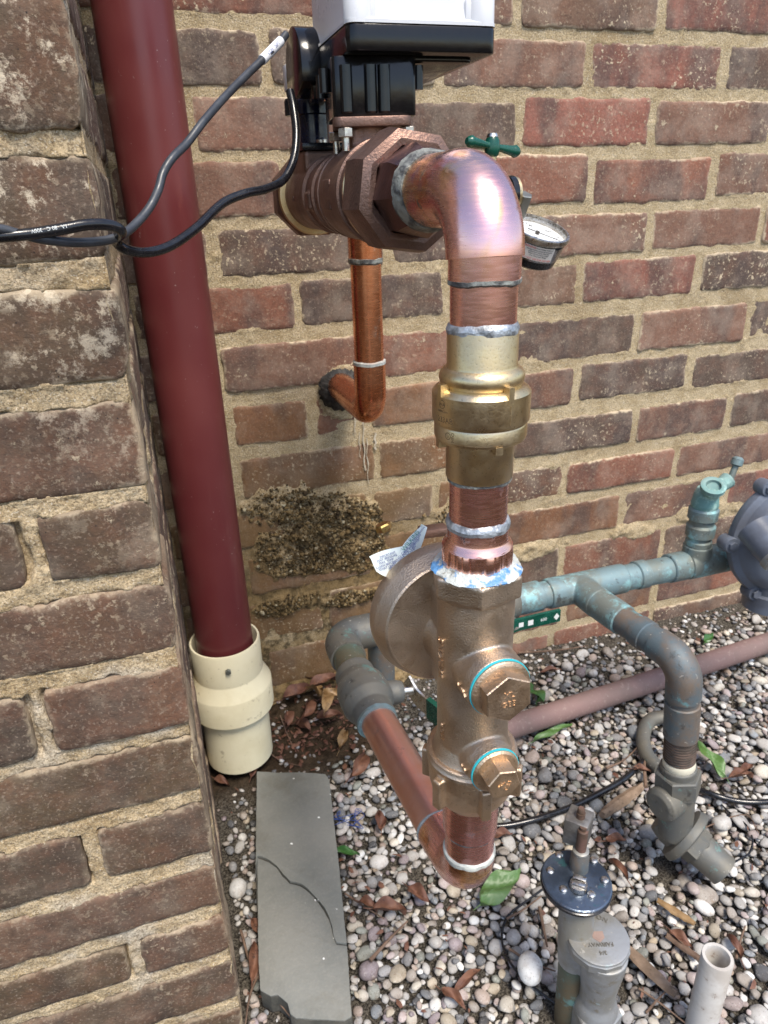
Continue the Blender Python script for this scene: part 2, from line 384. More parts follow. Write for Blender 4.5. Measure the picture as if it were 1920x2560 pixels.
c = n.mix(n.ramp(n.noise(150, 4, .7), .56, .68, 0, .5), c, (.30, .23, .20)); n.set(col=c, rough=.75); n.bump([(n.noise(200, 5), .3, .001)]); M['purple'] = n.m
n = N('slate'); c = n.mix(n.ramp(n.noise(9, 4, .6), .35, .68), (.150, .156, .142), (.190, .190, .170))
c = n.mix(n.ramp(n.noise(300, 3, .6), .45, .7, 0, .3), c, (.24, .23, .20)); c = n.mix(n.ramp(n.noise(75, 2, .4), .735, .755), c, (.75, .75, .72))
n.set(col=c, rough=.82); c = n.mix(n.ramp(n.noise(14, 6, .7), .52, .72, 0, .5), c, (.11, .10, .075)); n.set(col=c); n.bump([(n.noise(26, 6, .7), .5, .004), (n.noise(420, 3), .35, .0006)]); M['slate'] = n.m
n = N('slate_edge'); c = n.mix(n.ramp(n.noise(50, 5), .4, .6), (.05, .05, .042), (.09, .085, .07)); n.set(col=c, rough=.9); n.bump([(n.noise(90, 6, .7), .8, .004)]); M['slate_edge'] = n.m
n = N('soil'); c = n.mix(n.ramp(n.noise(40, 6, .7), .35, .65), (.030, .020, .012), (.085, .058, .035)); n.set(col=c, rough=1.0, spec=.1)
n.bump([(n.noise(60, 7, .75), 1., .01), (n.noise(350, 4), .8, .003)]); M['soil'] = n.m
n = N('soil_grit'); x_ = n.pos(0); y_ = n.pos(1); bs = n.mul(n.ramp(x_, .24, .30, 1, 0), n.ramp(y_, -.20, -.13, 0, 1))
c = n.mix(n.ramp(n.noise(420, 3, .7), .4, .62), (.040, .034, .028), (.18, .16, .13)); c = n.mix(bs, c, n.mix(n.ramp(n.noise(60, 6, .7), .35, .65), (.035, .024, .015), (.095, .066, .042)))
n.set(col=c, rough=1.0, spec=.1); n.bump([(n.noise(60, 7, .75), 1., .008), (n.noise(350, 4), 1., .004)]); M['grit'] = n.m
def m_pebble():
    n = N('pebble_stone'); at_ = n.new('ShaderNodeAttribute'); at_.attribute_name = 'tint'; base = at_.outputs['Color']
    c = n.mix(n.ramp(n.noise(60, 5, .7), .42, .66, 0, .55), base, n.mix(1, base, (.55, .47, .42), 'MULTIPLY'))
    c = n.mix(n.ramp(n.noise(300, 4, .7), .52, .68, 0, .45), c, n.mix(.5, base, (.75, .72, .66)))
    c = n.mix(n.ramp(n.noise(420, 3, .7), .60, .70, 0, .6), c, (.05, .045, .04))
    c = n.mix(n.ramp(n.noise(25, 4, .6), .60, .70, 0, .35), c, (.30, .20, .10))
    n.set(col=c, rough=n.ramp(n.noise(80), .3, .7, .68, .9), spec=.3)
    n.bump([(n.noise(240, 5, .7), .35, .0012), (n.noise(80, 4), .2, .002)]); return n.m
M['pebble'] = m_pebble()
def m_leaf(name, a, b, c2, rough=.5):
    n = N(name); c = n.mix(n.ramp(n.noise(50, 5), .35, .65), a, b); c = n.mix(n.ramp(n.noise(130, 5, .7), .56, .66, 0, .7), c, c2)
    n.set(col=c, rough=rough); n.bump([(n.noise(140, 4), .4, .0015)]); return n.m
M['leaf_brown'] = m_leaf('leaf_dry', (.10, .040, .026), (.17, .080, .048), (.04, .022, .018), .68)
M['leaf_tan'] = m_leaf('leaf_tan', (.30, .19, .09), (.20, .12, .05), (.10, .06, .03))
M['leaf_green'] = m_leaf('leaf_fresh', (.075, .155, .035), (.11, .20, .07), (.14, .22, .10), .42)
M['leaf_dark'] = m_leaf('leaf_dark_green', (.03, .10, .025), (.05, .13, .03), (.03, .06, .02), .35)
M['twig'] = m_leaf('twig_bark', (.10, .06, .04), (.17, .11, .075), (.05, .035, .025), .85)
M['wood'] = m_leaf('bark_chip', (.17, .115, .075), (.28, .20, .14), (.07, .05, .035), .9)
n = N('glass_clear'); tr_ = n.new('ShaderNodeBsdfTransparent'); gl_ = n.new('ShaderNodeBsdfGlossy'); gl_.inputs['Roughness'].default_value = .04
fr_ = n.new('ShaderNodeFresnel'); fr_.inputs[0].default_value = 1.45; mx_ = n.new('ShaderNodeMixShader')
n.link(fr_.outputs[0], mx_.inputs[0]); n.link(tr_.outputs[0], mx_.inputs[1]); n.link(gl_.outputs[0], mx_.inputs[2]); n.link(mx_.outputs[0], n.t.nodes['Material Output'].inputs[0]); M['glass'] = n.m
n = N('dial_white'); n.set(col=(.72, .76, .80), rough=.35); M['dial'] = n.m
n = N('crumble_clod'); at_ = n.new('ShaderNodeAttribute'); at_.attribute_name = 'tint'
n.set(col=n.mix(n.ramp(n.noise(240, 4, .7), .4, .66, 0, .7), at_.outputs['Color'], (.05, .035, .018)), rough=.95, spec=.2); n.bump([(n.noise(320, 5, .7), .9, .003)]); M['crumble'] = n.m
# ================================================================== GROUND
g = ([(-8, -8, -.022), (9, -8, -.022), (9, 6, -.022), (-8, 6, -.022)], [(0, 1, 2, 3)])
mk('ground', g, M['soil'], smooth=False, kind='structure')
X0, X1, Y0, Y1 = -.06, 1.42, -1.0, .004
nx, ny = 300, 200
xs = np.linspace(X0, X1, nx); ys = np.linspace(Y0, Y1, ny); XX, YY = np.meshgrid(xs, ys)
def soil_z(x, y):
    a = np.exp(-(((x-.20)/.13)**2+((y+.06)/.09)**2))
    b = np.exp(-(((x-.13)/.20)**2+((y+.0)/.05)**2))
    a = a*.7; b = b+.9*np.exp(-(((x-.035)/.09)**2+((y+.15)/.05)**2))
    return -.018+.028*a+.018*b+.012*np.clip((y+.10)/.1, 0, 1)+.003*fbm(x*30, y*30, 5, 4)
ZZ = soil_z(XX, YY)+.0015*fbm(XX*160, YY*160, 9, 3)
V = np.stack([XX, YY, ZZ], -1).reshape(-1, 3)
idx = np.arange(nx*ny).reshape(ny, nx); F = np.stack([idx[:-1, :-1], idx[:-1, 1:], idx[1:, 1:], idx[1:, :-1]], -1).reshape(-1, 4)
def mk_np(name, V, F, mat, parent=None, kind=None, tint=None, **k):
    me = bpy.data.meshes.new(name); V = np.asarray(V, np.float32); F = np.asarray(F, np.int32); s = F.shape[1]
    me.vertices.add(len(V)); me.vertices.foreach_set('co', V.ravel()); me.loops.add(F.size); me.loops.foreach_set('vertex_index', F.ravel())
    me.polygons.add(len(F)); me.polygons.foreach_set('loop_start', np.arange(len(F), dtype=np.int32)*s)
    me.polygons.foreach_set('use_smooth', np.ones(len(F), bool)); me.update(calc_edges=True); me.materials.append(mat)
    if tint is not None:
        a = me.color_attributes.new('tint', 'FLOAT_COLOR', 'POINT'); c = np.ones((len(V), 4), np.float32); c[:, :3] = tint; a.data.foreach_set('color', c.ravel())
    o = bpy.data.objects.new(name, me); COL.objects.link(o)
    if parent is not None: o.parent = parent
    if kind: o['kind'] = kind
    for a, b in k.items(): o[a] = b
    return o
bed = mk_np('gravel_bed', V, F, M['grit'], kind='structure')
# ---- pebbles
def ico(sub):
    bm = bmesh.new(); bmesh.ops.create_icosphere(bm, subdivisions=sub, radius=1); bm.verts.index_update()
    v = np.array([tuple(q.co) for q in bm.verts]); f = np.array([[q.index for q in p.verts] for p in bm.faces]); bm.free(); return v, f
IC = {s: ico(s) for s in (1, 2, 3)}
def pebble_shape(sub, k):
    v, f = IC[sub]; r = np.random.default_rng(100+k); n_ = r.normal(size=(9, 3)); n_ /= np.linalg.norm(n_, axis=1)[:, None]
    ang = k % 5 in (0, 2, 3)
    lim = r.uniform(.62, .88, 9) if ang else r.uniform(.82, .98, 9)
    o = v.copy()
    for a, l in zip(n_, lim):
        d = o @ a; ex = np.clip(d-l, 0, None); o = o-a*ex[:, None]*(.85 if ang else .6)
    ph = r.uniform(0, 6, 3); o = o*(1+.05*np.sin(v[:, :1]*3+ph[0])*np.cos(v[:, 1:2]*2.5+ph[1])+.04*np.sin(v[:, 2:]*4+ph[2]))
    return o, f
SH = {s: [pebble_shape(s, k) for k in range(14)] for s in (1, 2, 3)}
PAL = [((.40, .37, .33), 5), ((.50, .47, .42), 4), ((.62, .60, .55), 3), ((.33, .27, .21), 4), ((.40, .29, .22), 3), ((.40, .30, .27), 2.2), ((.27, .26, .25), 3.5), ((.15, .155, .165), 2.6),
       ((.20, .22, .24), 2.2), ((.085, .085, .09), 1.2), ((.44, .35, .22), 2), ((.28, .21, .22), 1.2), ((.55, .48, .36), 2), ((.24, .25, .20), 1.4)]
pw = np.array([p[1] for p in PAL]); pw = pw/pw.sum(); pc = np.array([p[0] for p in PAL])
RES = .002; HX0, HY0 = X0, Y0; HW, HH = int((X1-X0)/RES)+1, int((Y1-Y0)/RES)+1
gx = HX0+np.arange(HW)*RES; gy = HY0+np.arange(HH)*RES
GX, GY = np.meshgrid(gx, gy); Hm = soil_z(GX, GY)
blocked = np.zeros_like(Hm, bool)
def poly_mask(pts):
    m_ = np.zeros_like(Hm, bool); n_ = len(pts)
    for i in range(n_):
        x1, y1 = pts[i]; x2, y2 = pts[(i+1) % n_]
        c_ = ((y1 > GY) != (y2 > GY)) & (GX < (x2-x1)*(GY-y1)/((y2-y1) if abs(y2-y1) > 1e-9 else 1e-9)+x1); m_ ^= c_
    return m_
SLAB = [tuple(at(x, y, Z=.012)[:2]) for x, y in ((556, 1673), (600, 1676), (650, 1675), (703, 1679), (712, 1692), (733, 1880), (748, 2040), (760, 2200), (745, 2209), (700, 2207), (640, 2204), (628, 2195), (622, 2172), (600, 2153), (585, 2156), (563, 2143), (559, 2083), (553, 1900), (554, 1800))]
blocked |= poly_mask(SLAB)
def disk(x, y, r): blocked[(GX-x)**2+(GY-y)**2 < r*r] = True
disk(.033, -.105, .050); disk(.300, -.570, .017); disk(.325, -.600, .020); disk(.422, -.631, .014); disk(.512, -.463, .015)
blocked[(GX < -.012) & (GY > -.49)] = True
bare = 1.0*np.exp(-((((GX-.165)/.055)**2+((GY+.095)/.055)**2)**1.5))
PB = []
def drop(n_, smin, smax, x0, x1, y0, y1, hi, flat=(.48, .78), tries=4, zcap=.03):
    for _ in range(n_):
        a = smin+(smax-smin)*rng.beta(1.6, 3.2); a *= .5; b = a*rng.uniform(.58, .95); c_ = b*rng.uniform(*flat)
        yaw = rng.uniform(0, 6.283); best = None
        cy, sy = math.cos(yaw), math.sin(yaw); k = int(a/RES)+1
        for t in range(tries):
            x = rng.uniform(x0, x1); y = rng.uniform(y0, y1); ix = int((x-HX0)/RES); iy = int((y-HY0)/RES)
            if ix-k < 0 or iy-k < 0 or ix+k+1 >= HW or iy+k+1 >= HH: continue
            if blocked[iy, ix]: continue
            if rng.random() < bare[iy, ix]*1.05: continue
            sl = (slice(iy-k, iy+k+1), slice(ix-k, ix+k+1)); dx = GX[sl]-x; dy = GY[sl]-y
            u = (dx*cy+dy*sy)/a; v_ = (-dx*sy+dy*cy)/b; q = 1-u*u-v_*v_; ins = q > .08
            if blocked[sl][ins].any(): continue
            low = c_*np.sqrt(np.clip(q, 0, 1)); z = np.percentile((Hm[sl]+low*.85)[ins], 80)
            if best is None or z < best[0]: best = (z, x, y, sl, ins, low)
        if best is None or best[0] > zcap: continue
        z, x, y, sl, ins, low = best; hh = Hm[sl]; hh[ins] = np.maximum(hh[ins], (z+low)[ins])
        PB.append((x, y, z, a, b, c_, yaw, hi))
drop(5200, .005, .014, -.02, 1.40, -.76, -.0, 1, tries=1)
drop(2400, .008, .020, -.02, 1.40, -.76, -.0, 1, tries=2)
drop(420, .018, .036, -.01, 1.3, -.74, -.01, 2, tries=3)
drop(6800, .006, .023, -.02, 1.38, -.72, -.0, 2, tries=4, zcap=.024)
drop(1500, .012, .024, -.04, 1.40, -.98, -.70, 1, tries=1)
PB.append((*at(410/1.0+0, 0, Z=0)[:2]*0+at(1349+0, 0, Z=0)[:2]*0+at(1166-20, 2085, Z=.02)[:2], .016, .019, .014, .011, 1.2, 3))
def rot(yaw, tx, ty):
    return np.array(Matrix.Rotation(yaw, 3, 'Z') @ Matrix.Rotation(tx, 3, 'X') @ Matrix.Rotation(ty, 3, 'Y'))
info = []
for i, (x, y, z, a, b, c_, yaw, hi) in enumerate(PB):
    p = np.array([x, y, z])-CAM; w_ = p @ FW; sx = (p @ RT)/w_*FPX+960; sy_ = 1280-(p @ UP)/w_*FPX
    ix = min(max(int((x-HX0)/RES), 0), HW-1); iy = min(max(int((y-HY0)/RES), 0), HH-1)
    vis = 0 < sx < 1920 and 0 < sy_ < 2560 and Hm[iy, ix] < z+c_*1.15
    if x < .45 and sx < 560+120*(sy_-1500)/1000 and y > -.3 and x < -.0: vis = False
    info.append(((a*b)**.5/w_ if vis else 0))
order = np.argsort(info)[::-1]; top = set(order[:300].tolist())
stuffV = {3: [], 4: []}; sv = []; sf = []; st = []; n0 = 0
for i, (x, y, z, a, b, c_, yaw, hi) in enumerate(PB):
    big = i in top; sub = 3 if (big and info[i] > .0145) else (2 if hi >= 2 or big else 1)
    v, f = SH[sub][rng.integers(14)]
    v = (v*np.array([a, b, c_])) @ rot(yaw, rng.normal()*.22, rng.normal()*.22).T
    col = pc[rng.choice(len(pc), p=pw)]*rng.uniform(.74, 1.16); col = col.mean()*.38+col*.62; col = col*np.array([.985, 1., 1.02])
    if i == len(PB)-1: col = np.array([.66, .66, .64]); v = SH[3][1][0]; f = SH[3][1][1]; v = (v*np.array([a, b, c_])) @ rot(yaw, .1, .1).T
    if big:
        mk_np('pebble', v, f, M['pebble'], bed, None, col).location = (x, y, z)
    else:
        sv.append(v+np.array([x, y, z])); sf.append(f+n0); n0 += len(v); st.append(np.repeat(col[None], len(v), 0))
mk_np('gravel', np.concatenate(sv), np.concatenate(sf), M['pebble'], bed, 'stuff', np.concatenate(st))
def gz(x, y):
    ix = min(max(int((x-HX0)/RES), 0), HW-1); iy = min(max(int((y-HY0)/RES), 0), HH-1)
    return float(np.percentile(Hm[max(iy-3, 0):iy+4, max(ix-3, 0):ix+4], 80))
# ================================================================== BRICKWORK
def brick_mesh(x0, x1, z0, z1, y, depth, seed, d=(0, -1), step=.006, rough=1.):
    """front face towards -Y (d=(0,-1)) or +X (d=(1,0)); ragged rim, rounded arrises"""
    r = np.random.default_rng(seed); L = x1-x0; H = z1-z0; nx_ = max(6, int(L/step)); nz_ = max(5, int(H/step))
    u = np.concatenate([[0, .0018/L], np.linspace(.006/L, 1-.006/L, nx_-3), [1-.0018/L, 1]]); v = np.concatenate([[0, .0018/H], np.linspace(.006/H, 1-.006/H, nz_-3), [1-.0018/H, 1]])
    U, W = np.meshgrid(u, v); X = x0+U*L; Z = z0+W*H
    e = np.minimum(np.minimum(U*L, (1-U)*L), np.minimum(W*H, (1-W)*H))
    s = seed % 97
    wob = .0016*rough*fbm(X*70, Z*70, s, 3)+.0012*fbm(X*15, Z*15, s+3, 2)
    cx = (U-.5)*2; cz = (W-.5)*2
    edge = np.exp(-e/.006)
    X = X+wob*edge*np.sign(cx)*(abs(cx) > .6); Z = Z+(.0016*rough*fbm(X*60+9, Z*60, s+7, 3))*edge*np.sign(cz)*(abs(cz) > .5)
    corner = np.clip(1-((1-abs(cx))*L+(1-abs(cz))*H)/.012, 0, 1); X = X-np.sign(cx)*corner*.0022; Z = Z-np.sign(cz)*corner*.0022
    P = .0009*rough*fbm(X*45, Z*45, s+11, 4)-.0022*np.clip(1-e/.0035, 0, 1)**2+r.normal()*.0008
    ny_, nx2 = X.shape; front = np.stack([X, P, Z], -1).reshape(-1, 3)
    idx = np.arange(ny_*nx2).reshape(ny_, nx2); ring = np.concatenate([idx[0], idx[1:, -1], idx[-1, -2::-1], idx[-2:0:-1, 0]])
    back = front[ring].copy(); back[:, 1] = -depth
    V = np.concatenate([front, back]); V = [(p[0], y-p[1], p[2]) for p in V] if d == (0, -1) else [(y+p[1], p[0], p[2]) for p in V]
    F = [(idx[i, j], idx[i, j+1], idx[i+1, j+1], idx[i+1, j]) for i in range(ny_-1) for j in range(nx2-1)]
    n_ = len(ring); b0 = len(front); F += [(ring[(k+1) % n_], ring[k], b0+k, b0+(k+1) % n_) for k in range(n_)]
    brick_mesh.rim = np.concatenate([np.exp(-e/.0065).reshape(-1), np.ones(n_)])
    if d != (0, -1): F = [q[::-1] for q in F]
    return V, [tuple(int(a) for a in q) for q in F]
def mkb(g, mat, parent, ang=50, color=None):
    rim = brick_mesh.rim; o = mk('brick', g, mat, parent, ang=ang, color=color)
    a = o.data.attributes.new('rim', 'FLOAT', 'POINT'); a.data.foreach_set('value', rim.astype(np.float32)); return o
COLS = {'r': (.205, .098, .074), 'R': (.235, .105, .088), 'd': (.088, .070, .062), 'b': (.135, .092, .072), 'm': (.165, .100, .080), 'o': (.18, .100, .062), 'k': (.060, .048, .045), 't': (.14, .092, .056)}
wall = thing('brick_wall', 'red and brown brick wall with sandy mortar behind all the pipework', 'wall', (.5, 0, 0))
rows = [  # z0, z1, joints (x) and the colour of each brick between them
 (1.160, 1.218, [-.26, -.03, .19, .40, .61, .83, 1.04, 1.25, 1.46, 1.68], 'mrbdrmbrd'),
 (1.090, 1.146, [-.15, .06, .28, .50, .72, .93, 1.14, 1.36, 1.58], 'mrbdrmbr'),
 (1.032, 1.078, [-.26, -.03, .19, .40, .61, .83, 1.04, 1.25, 1.46, 1.68], 'mrbdrmbrd'),
 (.962, 1.018, [-.15, .06, .28, .50, .713, .93, 1.14, 1.36, 1.58], 'mrmbRRbm'),
 (.894, .946, [-.25, -.03, .068, .176, .393, .608, .827, 1.04, 1.25, 1.46, 1.68], 'mdddmRdrmb'),
 (.825, .880, [-.14, .080, .295, .510, .719, .93, 1.14, 1.36, 1.58], 'bmdRmdrb'),
 (.752, .810, [-.26, -.02, .070, .190, .405, .626, .836, 1.05, 1.26, 1.47, 1.68], 'mbmdrrmdbr'),
 (.683, .737, [-.13, .090, .320, .540, .734, .942, 1.15, 1.36, 1.58], 'bddmmrbd'),
 (.613, .669, [-.26, -.02, .063, .191, .405, .620, .834, 1.05, 1.26, 1.47, 1.68], 'mbrdbRddrb'),
 (.532, .592, [-.14, .078, .290, .510, .733, .949, 1.16, 1.36, 1.58], 'bmrdmdbr'),
 (.458, .514, [-.26, -.02, .085, .200, .281, .410, .629, .845, 1.06, 1.27, 1.47, 1.68], 'bboromddmbr'),
 (.377, .434, [-.12, .085, .295, .520, .747, .940, 1.15, 1.36, 1.58], 'boodmdbr'),
 (.300, .355, [-.26, -.02, .190, .281, .388, .622, .842, 1.06, 1.27, 1.47, 1.68], 'tttdormdbr'),
 (.219, .281, [-.12, .080, .285, .510, .741, .964, 1.15, 1.36, 1.58], 'tttomRbr'),
 (.132, .200, [-.26, -.02, .200, .400, .532, .626, .840, 1.06, 1.27, 1.47, 1.68], 'ttttdrdmbr'),
 (.040, .110, [-.12, .095, .310, .530, .640, .837, 1.06, 1.27, 1.47], 'tttrorkb'),
 (-.04, .022, [-.26, -.02, .200, .41, .62, .84, 1.06, 1.27, 1.47], 'tttrrbmr')]
rects = []; sd_ = 0
for z0, z1, js, cs in rows:
    for a, b, ch in zip(js[:-1], js[1:], cs):
        sd_ += 1; jr = np.random.default_rng(sd_); g0 = .006+.003*jr.random(); g1 = .006+.003*jr.random()
        dz = jr.normal()*.0012; tz = .0
        x0_, x1_ = a+g0-.002, b-g1+.002; q0, q1 = z0+dz-.0012, z1+dz+jr.normal()*.0012+.0012
        if a < -.2: pass
        rects.append((x0_, x1_, q0, q1))
        if b < -.02: continue
        # bricks lost behind the crumbling patch sit back a little
        sunk = .0
        base = np.array(COLS[ch])*jr.uniform(.88, 1.2)*np.array([1.12, 1.0, .86])
        mkb(brick_mesh(x0_, x1_, q0, q1, sunk, .03, sd_), M['brick'], wall, ang=50, color=tuple(base))
def rect_e(X, Z, rects):
    e = np.full(X.shape, -1.)
    for x0_, x1_, q0, q1 in rects:
        d_ = np.minimum(np.minimum(X-x0_, x1_-X), np.minimum(Z-q0, q1-Z)); e = np.maximum(e, d_)
    return e
xs = np.arange(-.10, 1.66, .0028); zs = np.arange(-.05, 1.22, .0028); XX, ZZ = np.meshgrid(xs, zs)
e = rect_e(XX, ZZ, rects)
nA = fbm(XX*55, ZZ*55, 21, 4); nB = fbm(XX*160, ZZ*160, 33, 3); nC = fbm(XX*12, ZZ*12, 41, 3)
h = -.0032+.0016*nA+.0010*nB+.0012*nC                      # out of the wall is +
smear = .0012+.0028*nA+.0035*np.clip(nC, 0, 1)
k = np.clip((e-smear)/.003, 0, 1); h = h*(1-k)+(-.010)*k
h = np.where((e > 0) & (k < 1), np.maximum(h, -.0012+.0007*nB-.02*k), h)
# crumbling patches
cr = np.zeros_like(h)
for cx_, cz_, rx_, rz_, am in ((.150, .355, .055, .036, .020), (.215, .320, .075, .036, .022), (.275, .300, .035, .020, .014), (.175, .262, .060, .028, .015), (.125, .285, .025, .045, .012), (.245, .268, .030, .022, .012), (.255, .255, .05, .03, .014), (.14, .19, .06, .016, .013), (.24, .18, .05, .013, .015), (.56, .20, .07, .016, .006), (.78, .205, .05, .016, .008), (.93, .215, .06, .02, .008), (.42, .30, .05, .03, .006), (.36, .12, .08, .02, .008)):
    cr = np.maximum(cr, am*np.clip(1.25-(((XX-cx_)/rx_)**2+((ZZ-cz_)/rz_)**2)-.55*nA, 0, 1))
cr = np.clip(cr-.005*np.clip(fbm(XX*28, ZZ*28, 77, 3), -1, 1), 0, 1)*.50*(cr > 0); lump = .62+.55*fbm(XX*70, ZZ*70, 55, 4)+.3*nB
h = np.maximum(h, cr*lump-.002*(cr < .0005))
low = np.clip(1-ZZ/.05, 0, 1)*np.clip((.5-XX)/.2, 0, 1); h = np.maximum(h, low*(.02+.006*nA)-.004)
hole = np.sqrt((XX-.25)**2+(ZZ-.517)**2); h = np.where(hole < .023, -.02, h)
h = np.where(abs(hole-.030) < .009, np.maximum(h, .001+.003*nA), h)
V = np.stack([XX, -h, ZZ], -1).reshape(-1, 3); ny_, nx_ = XX.shape; idx = np.arange(nx_*ny_).reshape(ny_, nx_)
F = np.stack([idx[:-1, :-1], idx[:-1, 1:], idx[1:, 1:], idx[1:, :-1]], -1).reshape(-1, 4)
mk_np('mortar', V, F, M['mortar'], wall).location = Vector((0, 0, 0))-wall.location
for x_, za, zb, w_ in ((.262, .500, .452, .0012), (.2745, .470, .395, .0016), (.2790, .445, .372, .0010), (.268, .455, .415, .0008), (.292, .452, .425, .0022)):
    pts = [(x_+.0012*math.sin(k_*1.7), -.0004, za+(zb-za)*k_/8) for k_ in range(9)]
    V, F = sweep(pts, [w_*random.uniform(.4, 1.1) for k_ in range(9)], 8); V = [(v[0], v[1]*.45-.0010, v[2]) for v in V]
    mk('lime_drip', (V, F), M['lime'], wall)
# granular clods of the crumbling render
cv = []; cf = []; ct = []; n0 = 0; tries = 0
while len(cv) < 5200 and tries < 120000:
    tries += 1; x = rng.uniform(.06, .45); z = rng.uniform(.10, .42); i = int((z-zs[0])/.0028); j = int((x-xs[0])/.0028)
    if cr[i, j] < .0012 or rng.random() > cr[i, j]/.011+.05: continue
    s = rng.uniform(.0008, .0030)*(1.0 if rng.random() < .93 else 1.8); v, f = SH[1][rng.integers(14)]
    v = (v*np.array([s, s*rng.uniform(.6, 1), s*rng.uniform(.6, 1)])) @ rot(rng.uniform(0, 6), rng.uniform(0, 3), 0).T+np.array([x, -h[i, j]-s*.2, z])
    c_ = [(.20, .135, .06), (.12, .08, .035), (.30, .22, .11), (.42, .36, .24), (.06, .04, .02), (.09, .06, .025)][rng.choice(6, p=[.28, .24, .12, .06, .17, .13])]
    cv.append(v); cf.append(f+n0); n0 += len(v); ct.append(np.repeat(np.array(c_)[None], len(v), 0))
mk_np('crumbling_render', np.concatenate(cv)-np.array(wall.location), np.concatenate(cf), M['crumble'], wall, 'stuff', np.concatenate(ct))
# ---- the nearer brick pier on the left
pier = thing('brick_pier', 'nearer brown brick pier with thick mortar along the left edge', 'wall', (-.2, -.3, 0))
zz = [(1.03, 1.085), (.958, 1.012), (.886, .938), (.811, .868), (.742, .795), (.670, .723), (.596, .652), (.534, .581), (.463, .516), (.391, .443), (.320, .375), (.248, .301), (.181, .227), (.117, .160), (.045, .098), (-.03, .027)]
js = [[-.230], [-.120], [-.230], [-.19], [-.225], [-.175], [-.235], [-.098], [-.230], [-.123], [-.232], [-.112], [-.240], [-.100], [-.225], [-.12]]
cs = ['bd', 'db', 'bd', 'bd', 'bm', 'bb', 'mb', 'bb', 'mb', 'rd', 'tb', 'bd', 'mb', 'mt', 'bt', 'tb']
PC = {'b': (.080, .060, .045), 'm': (.100, .066, .050), 'd': (.064, .052, .043), 'r': (.115, .070, .052), 't': (.078, .060, .042)}
XE = -.0165; pr = []
for (z0, z1), j, ch in zip(zz, js, cs):
    for x0_, x1_, c_ in ((j[0], XE, ch[0]), (j[0]-.217, j[0], ch[1])):
        sd_ += 1; jr = np.random.default_rng(sd_); gap = .009 if x1_ < XE else .0
        r_ = (x0_+.0065, x1_-gap*.75, z0-.002, z1+.002+jr.normal()*.001); pr.append(r_)
        mkb(brick_mesh(*r_, -.48, .05 if gap else .098, sd_, step=.004, rough=.9), M['brick2'], pier, ang=50, color=tuple(np.array(PC[c_])*jr.uniform(.9, 1.15)*np.array([1.16, 1.02, .84])))
    # the return face
    yy = -.374 if j[0] < -.16 else -.270
    ys_ = [yy, yy+.213, yy+.426]
    for y0_, y1_ in zip(ys_[:-1], ys_[1:]):
        sd_ += 1; mkb(brick_mesh(y0_+.008, min(y1_, .02)-.004, z0, z1, XE, .05, sd_, d=(1, 0), step=.006), M['brick2'], pier, ang=50, color=tuple(np.array(PC[random.choice('bmdr')])*random.uniform(.85, 1.1)))
xs = np.arange(-.42, XE-.0005, .0016); zs2 = np.arange(-.05, 1.09, .0018); XX, ZZ = np.meshgrid(xs, zs2)
e = rect_e(XX, ZZ, [(a, b+.004, c_, d_) for a, b, c_, d_ in pr])
nA = fbm(XX*60, ZZ*60, 61, 4); nB = fbm(XX*220, ZZ*220, 73, 3); nC = fbm(XX*14, ZZ*14, 81, 3)
h = -.0022+.0010*nA+.0007*nB+.0012*nC; smear = .0002+.0022*nA+.0030*np.clip(nC, 0, 1)
k = np.clip((e-smear)/.0022, 0, 1); h = h*(1-k)-.010*k; h = np.where((e > 0) & (k < 1), np.maximum(h, -.0010+.0006*nB-.02*k), h)
xr = np.clip((XX-(XE-.004))/.004, 0, 1); h = h-.003*xr**2
V = np.stack([XX, -.48-h, ZZ], -1).reshape(-1, 3); ny_, nx_ = XX.shape; idx = np.arange(nx_*ny_).reshape(ny_, nx_)
F = np.stack([idx[:-1, :-1], idx[:-1, 1:], idx[1:, 1:], idx[1:, :-1]], -1).reshape(-1, 4)
o = mk_np('mortar', V, F, M['mortar2'], pier); o.location = -pier.location
ys = np.arange(-.4795, .0, .0035); YY, ZZ = np.meshgrid(ys, np.arange(-.05, 1.09, .0035)); nA = fbm(YY*60, ZZ*60, 91, 4)
rr = []
for (z0, z1), j in zip(zz, js):
    yy = -.374 if j[0] < -.16 else -.270
    rr += [(-.48, yy-.006, z0, z1), (yy+.008, yy+.209, z0, z1), (yy+.221, .1, z0, z1)]
e = rect_e(YY, ZZ, rr); h = -.0025+.0015*nA; k = np.clip((e-.002-.002*nA)/.003, 0, 1); h = h*(1-k)-.012*k
V = np.stack([XE+h, YY, ZZ], -1).reshape(-1, 3); ny_, nx_ = YY.shape; idx = np.arange(nx_*ny_).reshape(ny_, nx_)
F = np.stack([idx[:-1, :-1], idx[:-1, 1:], idx[1:, 1:], idx[1:, :-1]], -1).reshape(-1, 4)
o = mk_np('mortar', V, F, M['mortar2'], pier); o.location = -pier.location
core = box((-.24, -.228, .5), (.42, .47, 1.12), 0, 0); mk('core', core, M['mortar2'], pier, smooth=False)
